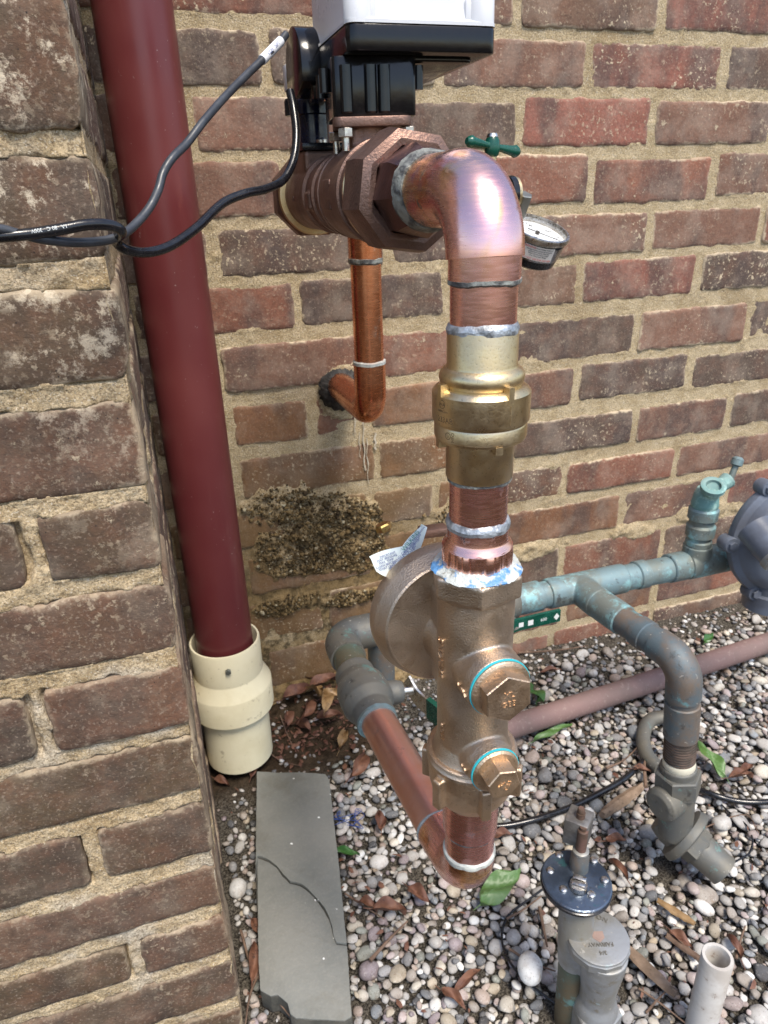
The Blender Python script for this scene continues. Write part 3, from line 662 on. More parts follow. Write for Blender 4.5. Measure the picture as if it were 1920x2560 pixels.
# ================================================================== COPPER RISER WITH ITS ELBOWS
AX, AY, VZ = .164, -.62, .772
ax = (AX, AY, 0)
t = thing('copper_riser', 'bright new copper pipe with heat tinted elbow at the top and elbow at the bottom', 'pipe', (AX, AY, .30))
p = bend((AX, -.553, VZ), (AX, AY, VZ), (AX, AY, .7304), .031, 18)
rad = [.0187]*len(p)
for i in range(3, len(p)-3): rad[i] = .0197
rad[2] = rad[-3] = .0194
p = [p[0], Vector((AX, -.578, VZ))]+p[1:-1]+[Vector((AX, AY, .7425))]+[p[-1]]; rad = [.0190, .0190]+[.0196]*(len(p)-4)+[.0183, .0183]
mk('top_elbow', sweep(p, rad, 56), M['copper_elbow'], t, ang=40)
mk('solder_joint', lathe([(.0160, .7275), (.0186, .7292), (.0186, .7312), (.016, .7315)], ax), M['solder_grey'], t)
mk('tube', lathe([(.0172, .735), (.0172, .700)], ax), M['copper_tube'], t)
mk('solder_joint', lathe([(.0165, .7105), (.0182, .7090), (.0190, .7070), (.0186, .7048)], ax), M['solder'], t)
mk('tube', lathe([(.0167, .635), (.0167, .590)], ax), M['copper_tube'], t)
mk('solder_joint', lathe([(.0160, .6265), (.0182, .6250), (.0183, .6235), (.016, .6225)], ax), M['solder_grey'], t)
mk('solder_joint', lathe([(.016, .6005), (.0176, .5995), (.0188, .5968), (.0184, .5945), (.017, .5940)], ax), M['solder'], t)
ad = lathe([(.0178, .5965), (.0178, .5875), (.0183, .5860), (.0200, .5840), (.0208, .5825)], ax, 64)
V = []
fl = lathe([(.0206, .5835), (.0214, .5815), (.0214, .5735), (.0204, .5690)], ax, 240)
for v in fl[0]:
    a = math.atan2(v[1]-AY, v[0]-AX); k_ = 1-.045*(1-abs(math.cos(a*4)))*(1 if v[2] < .583 else 0)-(.030*max(0, math.sin(a*23+2*math.sin(a*5)))**6 if v[2] < .583 else 0)
    V.append((AX+(v[0]-AX)*k_, AY+(v[1]-AY)*k_, v[2]-(.0012*abs(math.cos(a*4)) if v[2] > .58 else 0)))
mk('threaded_adapter', join(ad, (V, fl[1])), M['copper_tube'], t)
# lower end
mk('adapter', lathe([(.0192, .3925), (.0196, .3700), (.0194, .3562), (.0180, .3552)], ax), M['copper_tube'], t)
mk('tube', lathe([(.0178, .357), (.0178, .328)], ax), M['copper_new'], t)
mk('solder_joint', lathe([(.0178, .3555), (.0184, .3548), (.0178, .3535)], ax), M['solder_grey'], t)
mk('solder_joint', lathe([(.0176, .3368), (.0190, .3350), (.0192, .3320), (.0184, .3300)], ax), M['solder_white'], t)
LZ = .3055
p = bend((AX, AY, .334), (AX, AY, LZ), (.1595, -.574, LZ), .0235, 14)
mk('bottom_elbow', sweep(p, [.0188]+[.0190]*(len(p)-2)+[.0190], 56), M['copper_elbow'], t, ang=40)
mk('solder_joint', lathe([(.017, -.0012), (.0193, 0), (.0190, .0016), (.017, .0022)], (.1595, -.574, LZ), (0, 1, 0)), M['solder_white'], t)
mk('level_tube', sweep([(.1600, -.578, LZ), (.1515, -.425, LZ)], .0174, 56), M['copper_diag'], t)
# ================================================================== BRASS CHECK VALVE
t = thing('check_valve', 'fat brass check valve collar halfway up the copper pipe', 'valve', (AX, AY, .63))
prof = [(.0165, .7068), (.0184, .7066), (.0187, .7058), (.0187, .6885), (.0192, .6872), (.0210, .6862), (.0223, .6845), (.0228, .6822), (.0224, .6796), (.0216, .6782), (.0214, .6776), (.0230, .6774), (.0250, .6762), (.0264, .6742), (.0264, .6600), (.0262, .6590), (.0250, .6582), (.0249, .6574), (.0253, .6566), (.0253, .6505), (.0249, .6500), (.0249, .6493), (.0245, .6484), (.0192, .6480), (.0188, .6474), (.0188, .6262), (.0184, .6252), (.0165, .6250)]
mk('body', lathe(prof, ax, 72), M['brass'], t, ang=28)
vd = math.atan2(-.34, -.164)
for a in (vd+.62, vd-.95, vd+2.2, vd-2.5):
    M4 = Matrix.Translation((AX, AY, 0)) @ Matrix.Rotation(a, 4, 'Z')
    mk('lug', xf(poly_ex([(.0218, -.0016), (.0266, -.0016), (.0266, .0016), (.0218, .0016)], .6715, .6805), M4), M['brass'], t, smooth=False)
for a in (vd+.42, vd-1.15, vd+2.0):
    M4 = Matrix.Translation((AX, AY, 0)) @ Matrix.Rotation(a, 4, 'Z')
    mk('lug', xf(poly_ex([(.0200, -.0020), (.0250, -.0020), (.0250, .0020), (.0200, .0020)], .6450, .6492), M4), M['brass'], t, smooth=False)
M4 = Matrix.Translation((AX, AY, 0)) @ Matrix.Rotation(vd+.62, 4, 'Z')
mk('casting_seam', xf(poly_ex([(.0262, -.00025), (.0266, -.00025), (.0266, .00025), (.0262, .00025)], .6600, .6735), M4), M['brass'], t, smooth=False)
dl = (math.cos(vd-.82), math.sin(vd-.82), 0)
M['etch'] = simple('etched_mark', (.20, .14, .08), .8, .6, None, 50, None)
tx = [wrap(xf(text('233AB', .0042, .0001), Matrix.Translation((.001, .6625, 0))), .0264, ax, (0, 0, 1), dl),
      wrap(xf(text('AMERICAN', .0017, .0001), Matrix.Translation((-.001, .6670, 0))), .0264, ax, (0, 0, 1), dl),
      wrap(xf(text('ALB', .0021, .0001), Matrix.Translation((-.001, .6707, 0))), .0264, ax, (0, 0, 1), dl),
      wrap(xf(text('MPO', .0026, .0001), Matrix.Translation((.0058, .6537, 0)) @ Matrix.Rotation(R(90), 4, 'Z')), .0253, ax, (0, 0, 1), dl),
      wrap(xf(text('U', .0022, .0001), Matrix.Translation((.0024, .6540, 0))), .0253, ax, (0, 0, 1), dl)]
def ringtext(cx_, cz_, r_, wdt, R_):
    V = []; F = []
    for k in range(24):
        a = 2*math.pi*k/24
        for q in (r_-wdt, r_+wdt): V.append((cx_+q*math.cos(a), cz_+q*math.sin(a), .00012))
    for k in range(24): a = 2*k; b = 2*((k+1) % 24); F.append((a, a+1, b+1, b))
    return wrap((V, F), R_, ax, (0, 0, 1), dl)
tx += [ringtext(-.001, .6707, .0022, .00015, .0264), ringtext(.0024, .6540, .0018, .00015, .0253)]
mk('lettering', join(*tx), M['etch'], t, smooth=False)
# ================================================================== BRONZE PRESSURE REGULATOR
t = thing('pressure_regulator', 'bronze pressure regulator with big round bell and two hexagon caps on its front', 'regulator', (AX, AY, .42))
H6 = R(12)
pcs = [lathe([(.0236, .556), (.0238, .545), (.0236, .470), (.0234, .440), (.0262, .432), (.0285, .4275)], ax),
       prism(6, .0288, .5525, .5672, ax, ch=.0010, rot=H6),
       lathe([(.0205, 0), (.0205, .028), (.0198, .0330), (.0198, .0352)], (AX, AY, .5035), (0, -1, 0)),
       lathe([(.0170, 0), (.0168, .026), (.0160, .0310), (.0160, .0335)], (AX, AY, .4385), (0, -1, 0)),
       lathe([(.0215, 0), (.0225, .024), (.0255, .037)], (AX, AY, .502), (0, 1, 0)),
       box((AX-.001, -.600, .507), (.034, .045, .084), 0, .009)]
mk('body', remesh(pcs, .0009, 4), M['bronze'], t, ang=60)
DC = (.1595, -.592, .5115)
mk('bell', lathe([(.030, .0012), (.0428, .0006), (.0430, .0), (.0438, .0), (.0450, .0010), (.0488, .0105), (.0496, .0125), (.0496, .0205), (.0485, .0220), (.0440, .0260), (.0330, .0380), (.0240, .052), (.020, .066)], DC, (0, 1, 0), 96), M['bronze'], t, ang=22)
mk('bell_bolt', prism(6, .0062, .0, .006, (.1415, -.512, .546), (-.3, .2, 1)), M['gold_steel'], t, smooth=False)
mk('bell_lug', box((.178, -.515, .541), (.022, .012, .007), -.1, .002), M['bronze_dark'], t)
for nm, zc, rf, rh, y0_, y1_, hb, rt in (('upper', .5035, .0190, .0160, .0352, .0385, .0475, 4), ('lower', .4385, .0157, .0113, .0335, .0365, .0475, 18)):
    cp = mk('cap', join(lathe([(rf-.001, y0_+.0006), (rf, y0_+.0012), (rf, y1_-.0012), (rf-.0014, y1_), (rh, y1_+.0005)], (AX, AY, zc), (0, -1, 0), 64), prism(6, rh, y1_-.001, hb, (AX, AY, zc), (0, -1, 0), .0007, R(rt))), M['bronze_cap'], t, ang=26)
    mk('gasket', lathe([(rf-.001, y0_-.0005), (rf+.0006, y0_-.0002), (rf+.0006, y0_+.0010), (rf-.001, y0_+.0012)], (AX, AY, zc), (0, -1, 0), 64), M['washer'], cp)
    MT = axes((AX, AY-hb, zc), (1, 0, 0), (0, 0, 1), (0, -1, 0)) @ Matrix.Rotation(R(0 if nm == 'upper' else 62), 4, 'Z')
    k_ = 1 if nm == 'upper' else .74
    mk('lettering', xf(join(xf(text('XL', .0056*k_, .0005), Matrix.Translation((0, .0032*k_, 0))), xf(text('GB3', .0056*k_, .0005), Matrix.Translation((0, -.0035*k_, 0)))), MT), M['bronze_cap'], cp, smooth=False)
# raised lettering cast on the left flank, reading up the body
dl2 = Vector((-.93, -.20, 0)).normalized()
a_ = wrap(xf(text('WILKINS', .0078, .0011), Matrix.Rotation(R(90), 4, 'Z')), .0236, (AX, AY, .508), (0, 0, 1), (-1, -.12, 0))
MT = axes((AX-.0086, -.5935, .512), (0, 0, 1), (0, 1, 0), (-1, 0, 0))
b_ = xf(text('ZURN', .0078, .0011), MT)
MT = axes((AX-.0150, AY-.0275, .5035), (0, 0, 1), (0, 1, 0), (-1, 0, 0))
c_ = wrap(xf(text('MAX', .0050, .0011), Matrix.Rotation(R(90), 4, 'Z')), .0204, (AX, AY-.027, .5035), (0, -1, 0), (-1, 0, -.1))
d_ = wrap(xf(text('MIN', .0040, .0011), Matrix.Rotation(R(90), 4, 'Z')), .0167, (AX, AY-.025, .4385), (0, -1, 0), (-1, 0, -.1))
e_ = wrap(xf(text('REG 2', .0050, .0011), Matrix.Rotation(R(90), 4, 'Z')), .0234, (AX, AY, .452), (0, 0, 1), (-1, -.18, 0))
mk('lettering', join(a_, b_, c_, d_, e_), M['bronze_cap'], t, smooth=False)
mk('collar', lathe([(.0290, .4305), (.0300, .4300), (.0304, .4288), (.0296, .4276), (.0300, .4268), (.0308, .4258), (.0308, .4238), (.0295, .4230)], ax, 80), M['bronze'], t, ang=26)
nut = [lathe([(.0292, .4245), (.0296, .4170), (.0292, .4060), (.0270, .3960), (.0232, .3890), (.0208, .3865), (.0204, .3850)], ax, 48)]
for k_ in range(6):
    M4 = Matrix.Translation((AX, AY, 0)) @ Matrix.Rotation(vd+.32+k_*math.pi/3, 4, 'Z')
    nut.append(xf(poly_ex([(.024, -.0042), (.0345, -.0034), (.0345, .0034), (.024, .0042)], .3960, .4200, None, .0008), M4))
mk('union_nut', remesh(nut, .0008, 3), M['bronze_cap'], t, ang=50)
# paste squeezed out of the thread
V, F = lathe([(.0195, .5745), (.0214, .5712), (.0240, .5690), (.0262, .5684), (.0270, .5674), (.0262, .5668)], ax, 90)
V = [(AX+(v[0]-AX)*(1+.035*math.sin(7*math.atan2(v[1]-AY, v[0]-AX))+random.uniform(-.012, .012)), AY+(v[1]-AY)*(1+.03*math.sin(5*math.atan2(v[1]-AY, v[0]-AX)+1)+random.uniform(-.012, .012)), v[2]+random.uniform(-.0004, .0004)) for v in V]
mk('thread_paste', (V, F), M['dope'], t, ang=80)
# ---- paper tag
tg = thing('paper_tag', 'folded white paper tag with green WILKINS heading stuck behind the regulator bell', 'tag', (.13, -.53, .55))
def quad(a, b, c_, d_, yo, nx_=10, ny_=8, wob=.0016):
    P = [at(*q, Y=yy) for q, yy in zip((a, b, c_, d_), yo)]; V = []; F = []
    for j in range(ny_+1):
        for i in range(nx_+1):
            u, v = i/nx_, j/ny_; q = (P[0]*(1-u)+P[1]*u)*(1-v)+(P[3]*(1-u)+P[2]*u)*v; q = q+np.array([0, wob*math.sin(u*4+v*3), wob*.6*math.sin(v*5)]); V.append(tuple(q))
    for j in range(ny_):
        for i in range(nx_): k_ = j*(nx_+1)+i; F.append((k_, k_+1, k_+nx_+2, k_+nx_+1))
    n_ = len(V); nv = [(v[0], v[1]+.0003, v[2]) for v in V]; return (V+nv, F+[tuple(i+n_ for i in f[::-1]) for f in F]), P
z2 = lambda x, y: ((700+x/3.687)/S, (1300+y/3.687)/S)
g1, P1 = quad(z2(822, 340), z2(1130, 235), z2(1010, 525), z2(890, 465), (-.566, -.560, -.572, -.574))
mk('lower_fold', g1, M['paper'], tg, ang=60)
g2, P2 = quad(z2(1100, 290), z2(1300, 45), z2(1225, 400), z2(1010, 520), (-.564, -.556, -.570, -.574))
mk('upper_fold', g2, M['paper'], tg, ang=60)
g3, P3 = quad(z2(1300, 40), z2(1352, 62), z2(1285, 300), z2(1235, 380), (-.557, -.550, -.560, -.566), 3, 6)
mk('edge_fold', g3, M['leaf_tan'] if False else M['paper'], tg, ang=60)
def onquad(P, s_, size, u, v, rt=0):
    X = Vector(P[2]-P[3]).normalized() if False else Vector(P[1]-P[0]).normalized(); 
    Nn = X.cross(Vector(P[3]-P[0])).normalized()
    if Nn.dot(Vector(CAM-P[0])) < 0: Nn = -Nn
    Yv = Nn.cross(X); o_ = (P[0]*(1-u)+P[1]*u)*(1-v)+(P[3]*(1-u)+P[2]*u)*v
    return xf(text(s_, size, .00003), axes(Vector(o_)+Nn*.0022, X, Yv, Nn))
mk('lettering', onquad(P2, 'WILKINS', .0044, .60, .20), M['ink_teal'], tg, smooth=False)
ls = ['WARNING: Cancer and Reproductive', 'Harm www.P65Warnings.ca.gov', 'PASO ROBLES, CA. California', 'Harm P65Warnings.ca.gov']
mk('small_print', join(*[onquad(P2, s_, .0024, .52, .36+.13*i) for i, s_ in enumerate(ls)]+[onquad(P1, s_, .0022, .55, .25+.14*i) for i, s_ in enumerate(['IMPORTANT', 'MAX. PRESSURE', 'MAX. TEMP', 'CLEAN BEFORE', 'START UP'])]), M['ink_blue'], tg, smooth=False)
# ================================================================== MOTORISED VALVE
t = thing('motorised_valve', 'brown bronze valve carrying a white topped black motor box', 'valve', (AX, -.42, VZ))
va = (AX, 0, VZ); dn = (0, -1, 0)
def yl(prof, seg=64, n_=None): return lathe([(r, -y) for r, y in prof], va, (0, -1, 0), seg)
mk('end_nut', join(lathe([(.0300, .228), (.0370, .234), (.0370, .252), (.0335, .258)], va, dn, 8, rot=R(22))), M['bronze_dark'], t, ang=25)
mk('end_ring', yl([(.030, -.2565), (.0335, -.2575), (.0340, -.2600), (.0330, -.2625), (.029, -.2630)], 80), M['brass'], t)
pcs = [yl([(.0285, -.258), (.0288, -.300), (.0275, -.345), (.0275, -.37), (.0290, -.39), (.0315, -.41), (.0318, -.45), (.0320, -.478)]),
       box((AX, -.302, .797), (.046, .052, .018), 0, .003), box((AX, -.302, .787), (.036, .044, .026), 0, .004),
       lathe([(.0165, .785), (.0150, .800), (.0150, .815)], (AX-.001, -.430, 0)), box((AX-.001, -.430, .795), (.030, .026, .04), 0, .004),
       box((AX-.027, -.360, VZ-.004), (.008, .016, .014), 0, .002)]
mk('body', remesh(pcs, .0010, 4), M['bronze_dark'], t, ang=60)
mk('lettering', join(wrap(xf(text('BALL', .0062, .0005), Matrix.Rotation(R(0), 4, 'Z') @ Matrix.Translation((0, 0, 0))), .0292, (AX, -.400, VZ), (0, 0, 1), (-1, -.0, 0)) if False else xf(text('2026', .0060, .0006), axes((AX-.0296, -.395, VZ-.004), (0, -1, 0), (0, 0, 1), (-1, 0, 0))), xf(text('72', .0055, .0006), axes((AX-.0287, -.300, VZ-.002), (0, -1, 0), (0, 0, 1), (-1, 0, 0)))), M['bronze_dark'], t, smooth=False)
mk('seam_ring', yl([(.0300, -.4755), (.0330, -.4765), (.0332, -.4795), (.0318, -.4805)], 80), M['brass'], t)
hx = lathe([(.0330, .4800), (.0365, .4835), (.0372, .5040), (.0352, .5180), (.0300, .5200), (.0262, .5195), (.0255, .5150)], va, dn, 8, rot=R(14))
mk('hexagon_end', hx, M['bronze_dark'], t, ang=22)
mk('union_nut', join(lathe([(.0245, .510), (.0262, .5180), (.0262, .5340), (.0225, .5440)], va, dn, 8, rot=R(8))), M['bronze_nut'], t, ang=22)
mk('solder_joint', yl([(.0190, -.5400), (.0224, -.5430), (.0220, -.5475), (.0196, -.5520)], 64), M['solder_grey'], t)
mk('top_plate', box((AX, -.302, .8085), (.048, .054, .0055), 0, .001), M['black_soft'], t)
mk('plate_screw', lathe([(.0045, .811), (.0045, .8135), (.002, .815)], (AX-.006, -.322, 0), seg=20), M['steel'], t)
sol = mk('solenoid_cap', lathe([(.0130, .8110), (.0130, .8330), (.0150, .8340), (.0150, .8440), (.0135, .8460), (.0100, .8465), (.0100, .8540)], (AX-.006, -.297, 0), seg=40), simple('dark_blue_plastic', (.004, .008, .032), 0, .2), t, ang=26)
for y_, r_ in ((.340, .0300), (.372, .0298), (.398, .0312), (.462, .0335)): mk('casting_ring', lathe([(r_-.003, y_-.0035), (r_, y_-.0022), (r_, y_+.0022), (r_-.003, y_+.0035)], va, dn, 64), M['bronze_dark'], t, ang=28)
mk('side_pad', box((AX-.0285, -.425, VZ), (.006, .024, .020), 0, .0015), M['bronze_dark'], t)
# mounting flange and gearbox
FC = Vector((.1655, -.420, 0)); byaw = R(-9)
mk('mounting_flange', xf(poly_ex(rrect(.052, .052, .006), .8125, .8185, None, .0008), Matrix.Translation((AX+.003, -.428, 0)) @ Matrix.Rotation(R(-14), 4, 'Z')), M['bronze_dark'], t, ang=26)
for dx, dy in ((-.018, -.022), (-.024, .012), (.024, -.018), (.018, .022)):
    q = Vector((AX+.003, -.428, 0))+Matrix.Rotation(R(-14), 3, 'Z') @ Vector((dx, dy, 0))
    b_ = mk('bolt', lathe([(.0024, .7985), (.0024, .812)], q, seg=14), M['steel'], t)
    mk('nut', prism(6, .0052, .8065, .8122, q, ch=.0005, rot=random.random()), M['steel'], b_, smooth=False)
gb = [xf(poly_ex(rrect(.056, .062, .005), .8190, .8535, None, .001), Matrix.Translation((.1700, -.416, 0)) @ Matrix.Rotation(byaw, 4, 'Z'))]
for i, dx in enumerate((-.019, -.003, .006)):
    q = Vector((.1700, -.416, 0))+Matrix.Rotation(byaw, 3, 'Z') @ Vector((dx, -.031, 0)); gb.append(lathe([(.0036, .8205), (.0042, .8215), (.0042, .848)], q, seg=20))
for dx, dy in ((.031, -.02), (.031, .015), (.024, .033), (-.031, -.01), (-.031, .02)):
    q = Vector((.1700, -.416, 0))+Matrix.Rotation(byaw, 3, 'Z') @ Vector((dx, dy, 0)); gb.append(lathe([(.0036, .835), (.0036, .849)], q, seg=18))
mk('gearbox', join(*gb), M['black'], t, ang=26)
MB_ = Matrix.Translation((.1965, -.385, .0035)) @ Matrix.Rotation(R(-1), 4, 'Z'); BW, BD = .101, .150
base = mk('box_base', xf(poly_ex(rrect(BW, BD, .007), .8500, .8650, None, .0014), MB_), M['black'], t, ang=26)
mk('base_flange', xf(poly_ex(rrect(BW*.80, BD*.80, .006), .8470, .8505, None, .001), MB_), M['black'], t, ang=26)
V = []; F = []
rr0 = rrect(BW, BD, .006, 8); rr1 = rrect(BW-.016, BD-.016, .010, 8); n_ = len(rr0)
lv = [(rr0, .8653, 1), (rr0, .8672, 1.0), (rr1, .8700, 1.02), (rr1, .876, 1.0), (rr1, .960, .975), (rr1, .975, .955), (rr1, .978, .92)]
for pts, z, k_ in lv:
    for q in pts: V.append((q[0]*k_, q[1]*k_, z))
for i in range(len(lv)-1):
    for k_ in range(n_): a = i*n_+k_; b = i*n_+(k_+1) % n_; F.append((a, b, b+n_, a+n_))
F.append(tuple(range((len(lv)-1)*n_, len(lv)*n_)))
lid = mk('box_lid', xf((V, F), MB_), M['white_pl'], t, ang=30)
for sx in (-1, 1):
    for sy in (-1, 1):
        q = Vector((sx*(BW/2-.0085), sy*(BD/2-.0085), 0))
        mk('screw_boss', xf(join(lathe([(.0090, .8652), (.0088, .8815), (.0080, .8828)], q, seg=40), box((q.x*.9, q.y*.93, .8735), (.016, .016, .016), 0, .003)), MB_), M['white_pl'], t, ang=35)
        mk('screw', xf(lathe([(.0056, .8826), (.0056, .8836), (.0040, .8852)], q, seg=24), MB_), M['steel'], t)
# cable entry plate on the left flank of the box
EX = .132; en = at(649, 110, X=EX); ef = at(614, 110, X=EX); ez0 = at(650, 192, X=EX)[2]; ez1 = at(640, 43, X=EX)[2]
yc_, yr_ = (en[1]+ef[1])/2, abs(en[1]-ef[1])/2
pts = [(yc_-yr_, ez0+.004), (yc_, ez0-.004), (yc_+yr_, ez0+.002)]+[(yc_+yr_*math.cos(R(a)), ez1-yr_+yr_*math.sin(R(a))) for a in range(0, 181, 12)]
mk('cable_entry', xf(poly_ex(pts, 0, .016, None, .0012), axes((EX, 0, 0), (0, 1, 0), (0, 0, 1), (1, 0, 0))), M['black'], t, ang=26)
mk('entry_bridge', box((EX+.018, yc_, (ez0+ez1)/2-.012), (.012, yr_*1.6, .030), R(-8), .001), M['black'], t, ang=26)
print('EAR', en, ef, ez0, ez1)
mk('cable_gland', xf(lathe([(.0055, 0), (.0055, .010), (.0045, .012)], (at(627, 200, X=EX+.004)[0], at(627, 200, X=EX+.004)[1], ez0-.012), (0, 0, 1), seg=24), Matrix.Identity(4)), M['black_soft'], t)
mk('cable_socket', box((EX+.003, ef[1]+.006, ez0+.014), (.006, .012, .018), 0, .001), M['white_pl'], t)
# ================================================================== GAUGE COCK and PRESSURE GAUGE
t = thing('gauge_cock', 'small brass cock with green tee handle behind the copper elbow', 'cock', (.247, -.45, .77))
hc = Vector(at(1063, 318, Y=-.45))
hl, hr = Vector(at(1008, 304, Y=-.455)), Vector(at(1121, 329, Y=-.448))
hp = []; hr_ = []
for k_ in range(25):
    u = k_/24; hp.append(hl*(1-u)+hr*u); d_ = abs(u-.5)*2
    hr_.append(.0021+.0022*d_**1.5 if 0 < k_ < 24 else .0022)
hr_[1] = .0036; hr_[23] = .0036; hr_[2] = .0043; hr_[22] = .0043
hd = mk('tee_handle', join(sweep(hp, hr_, 20), lathe([(.0025, -.0070), (.0048, -.0050), (.0056, -.001), (.0052, .004), (.0040, .0062)], hc, (0, 0, 1), 28)), M['green_pl'], t, ang=45)
mk('screw', lathe([(.0036, .0055), (.0042, .0065), (.0034, .0086), (.001, .0092)], hc, seg=20), M['steel'], hd)
mk('stem', lathe([(.0034, -.030), (.0034, -.005)], hc, seg=20), M['brass'], t)
cb = Vector((hc.x, hc.y, VZ))
mk('body', join(lathe([(.0075, -.012), (.0090, -.010), (.0090, .008), (.006, .014), (.0045, .016)], cb, (0, 0, 1), 28), lathe([(.006, -.06), (.006, .012)], cb, (1, 0, 0), 24)), M['brass'], t, ang=30)
kc = Vector(at(1100, 418, Y=-.46))
mk('knob', lathe([(.009, -.004), (.0118, -.003), (.0118, .0015), (.0100, .003)], kc, (1, .1, 0), 40), M['black_soft'], t)
mk('knob_ring', lathe([(.0112, .002), (.0112, .004), (.007, .005)], kc, (1, .1, 0), 40), M['brass'], t)
mk('link', lathe([(.006, -.06), (.006, .0)], kc, (1, .1, 0), 24), M['brass'], t)
GC = Vector(at(1163, 497, Y=-.45))
vw = Vector(CAM)-GC; vw.normalize(); ir = Vector(RT); iu = Vector(UP)
gn = (iu*math.cos(R(21))+ir*math.sin(R(21)))*.81+vw*.585; gn.normalize()
gxv = (ir*math.cos(R(21))-iu*math.sin(R(21))); gxv = (gxv-gn*gxv.dot(gn)).normalized(); gyv = gn.cross(gxv)
g_ = thing('pressure_gauge', 'round pressure gauge with white dial tilted upward beside the copper elbow', 'gauge', GC)
GR = .0232
mk('case', lathe([(.0175, -.0235), (.0205, -.0215), (.0215, -.0160)], GC, gn, 64), M['black_soft'], g_)
mk('band', lathe([(.0214, -.0162), (.0218, -.0150), (.0228, -.0048), (.0200, -.0046)], GC, gn, 64), simple('gauge_steel', (.32, .33, .35), 1, .25), g_)
rim = mk('rim', lathe([(.0215, -.0030), (.0242, -.0020), (.0246, .0004), (.0240, .0020), (.0222, .0022), (.0216, .0004), (.0214, -.0035)], GC, gn, 72, cap=False), M['steel'], g_, ang=40)
dl_ = mk('dial', lathe([(.0216, -.0036), (.0216, -.0030)], GC, gn, 64), M['dial'], g_)
MG = axes(GC+gn*(-.0029), gxv, gyv, gn)
tk = []
for k_ in range(41):
    a = R(225-270*k_/40); L = .0022 if k_ % 5 else .0036
    tk.append(xf(box((.0198-L/2, 0, 0), (L, .00022 if k_ % 5 else .0005, .0001), 0, 0), Matrix.Rotation(a, 4, 'Z')))
for k_, s_ in enumerate(('0', '40', '80', '120', '160', '200')):
    a = R(225-270*k_/5); tk.append(xf(text(s_, .0034, .00005), Matrix.Translation((.0138*math.cos(a), .0138*math.sin(a), 0))))
tk.append(xf(text('psi', .003, .00005), Matrix.Translation((0, -.007, 0))))
mk('markings', xf(join(*tk), MG), M['ink'], dl_, smooth=False)
mk('needle', xf(join(poly_ex([(-.008, -.0007), (-.008, .0007), (.0175, .00012), (.0175, -.00012)], .0012, .0015), lathe([(.0016, .0), (.0016, .002)], (0, 0, 0), seg=20)), MG @ Matrix.Rotation(R(-8), 4, 'Z')), M['ink'], g_, smooth=False)
gv_ = lathe([(.0216, .0002)], GC, gn, 64, cap=False)[0]; mk('glass', (gv_, [tuple(range(64))]), M['glass'], g_, smooth=False)
# warning label round the case
ld = (vw-gn*vw.dot(gn)).normalized(); ld = (ld+gxv*.30).normalized()
def lab(w_, h_, r_, o_):
    V = []; F = []; n_ = 14
    for k_ in range(n_+1):
        for y_ in (-h_/2, h_/2): V.append((-w_/2+w_*k_/n_, y_, 0))
    for k_ in range(n_): F.append((2*k_, 2*k_+2, 2*k_+3, 2*k_+1))
    return wrap((V, F), r_, GC+gn*(-.0088), gn, ld, o_)
wl = mk('warning_label', lab(.024, .0105, .0226, .0004), simple('label_cream', (.70, .66, .60), 0, .5), g_)
def gl(s_, y_, sz, x_=0): return wrap(xf(text(s_, sz, .00003), Matrix.Translation((x_, y_, 0))), .0226, GC+gn*(-.0088), gn, ld, .00055)
mk('red_print', join(gl('WARNING:', .0040, .0021, -.0085), gl('DO NOT USE FOR OXYGEN', -.0042, .0018)), M['ink_red'], wl, smooth=False)
mk('black_print', join(gl('A failure resulting in injury or', .0040, .00125, .0028), gl('damage may be caused by excessive', .0024, .00135), gl('pressure or misuse. Read and', .0010, .00135), gl('follow all instructions. Install', -.0004, .00135), gl('only with proper fittings', -.0018, .00135)), M['ink'], wl, smooth=False)
st_ = Vector(at(1128, 436, Y=-.452))
mk('stem', join(prism(6, .0062, -.010, .006, st_, gn, .0006), lathe([(.0040, -.018), (.0040, .0)], st_, gn, 20)), simple('nickel_dull', (.30, .30, .27), .9, .4), g_, smooth=False)
# ================================================================== TUBE FROM THE WALL
BX, BY = .243, -.150
t = thing('wall_tube', 'copper tube coming out of the brick wall and rising behind the valve', 'pipe', (BX, BY, .55))
p = bend((BX-.001, .01, .528), (BX, BY, .528), (BX, BY, .590), .026, 14)
mk('elbow', sweep([(BX-.001, -.010, .528)]+[tuple(q) for q in p[1:]], .0190, 48), M['copper_back'], t, ang=60)
mk('tube', sweep([(BX-.001, .02, .528), (BX-.001, -.02, .528)], .0172, 40), M['copper_back'], t)
mk('solder_joint', lathe([(.0175, .5865), (.0196, .588), (.0196, .5912), (.0175, .5925)], (BX, BY, 0)), M['solder_white'], t)
mk('tube', lathe([(.0175, .589), (.0175, .765)], (BX, BY, 0), seg=48), M['copper_back'], t)
mk('solder_joint', lathe([(.0176, .700), (.0196, .702), (.0196, .7060), (.0176, .7075)], (BX, BY, 0)), M['solder_grey'], t)
p = bend((BX, BY, .704), (BX, BY, VZ-.004), (AX+.012, BY, VZ-.004), .026, 12)
mk('top_elbow', sweep(p, .0190, 40), M['copper_back'], t, ang=60)
p = bend((AX+.03, BY, VZ-.004), (AX, BY, VZ-.004), (AX, -.24, VZ-.001), .024, 12)
mk('return_elbow', sweep(p, .0186, 40), M['copper_back'], t, ang=60)
V, F = lathe([(.019, .006), (.030, -.002), (.031, .003), (.024, .012), (.019, .016)], (BX, 0, .522), (0, -1, 0), 60)
V = [(v[0]+random.uniform(-.0022, .0022), v[1]+random.uniform(-.002, .002), v[2]+random.uniform(-.0022, .0022)) for v in V]
mk('sealant', (V, F), simple('black_sealant', (.018, .017, .016), 0, .8, (.06, .055, .05), 90, ((120, .9, .004),)), t, ang=80)
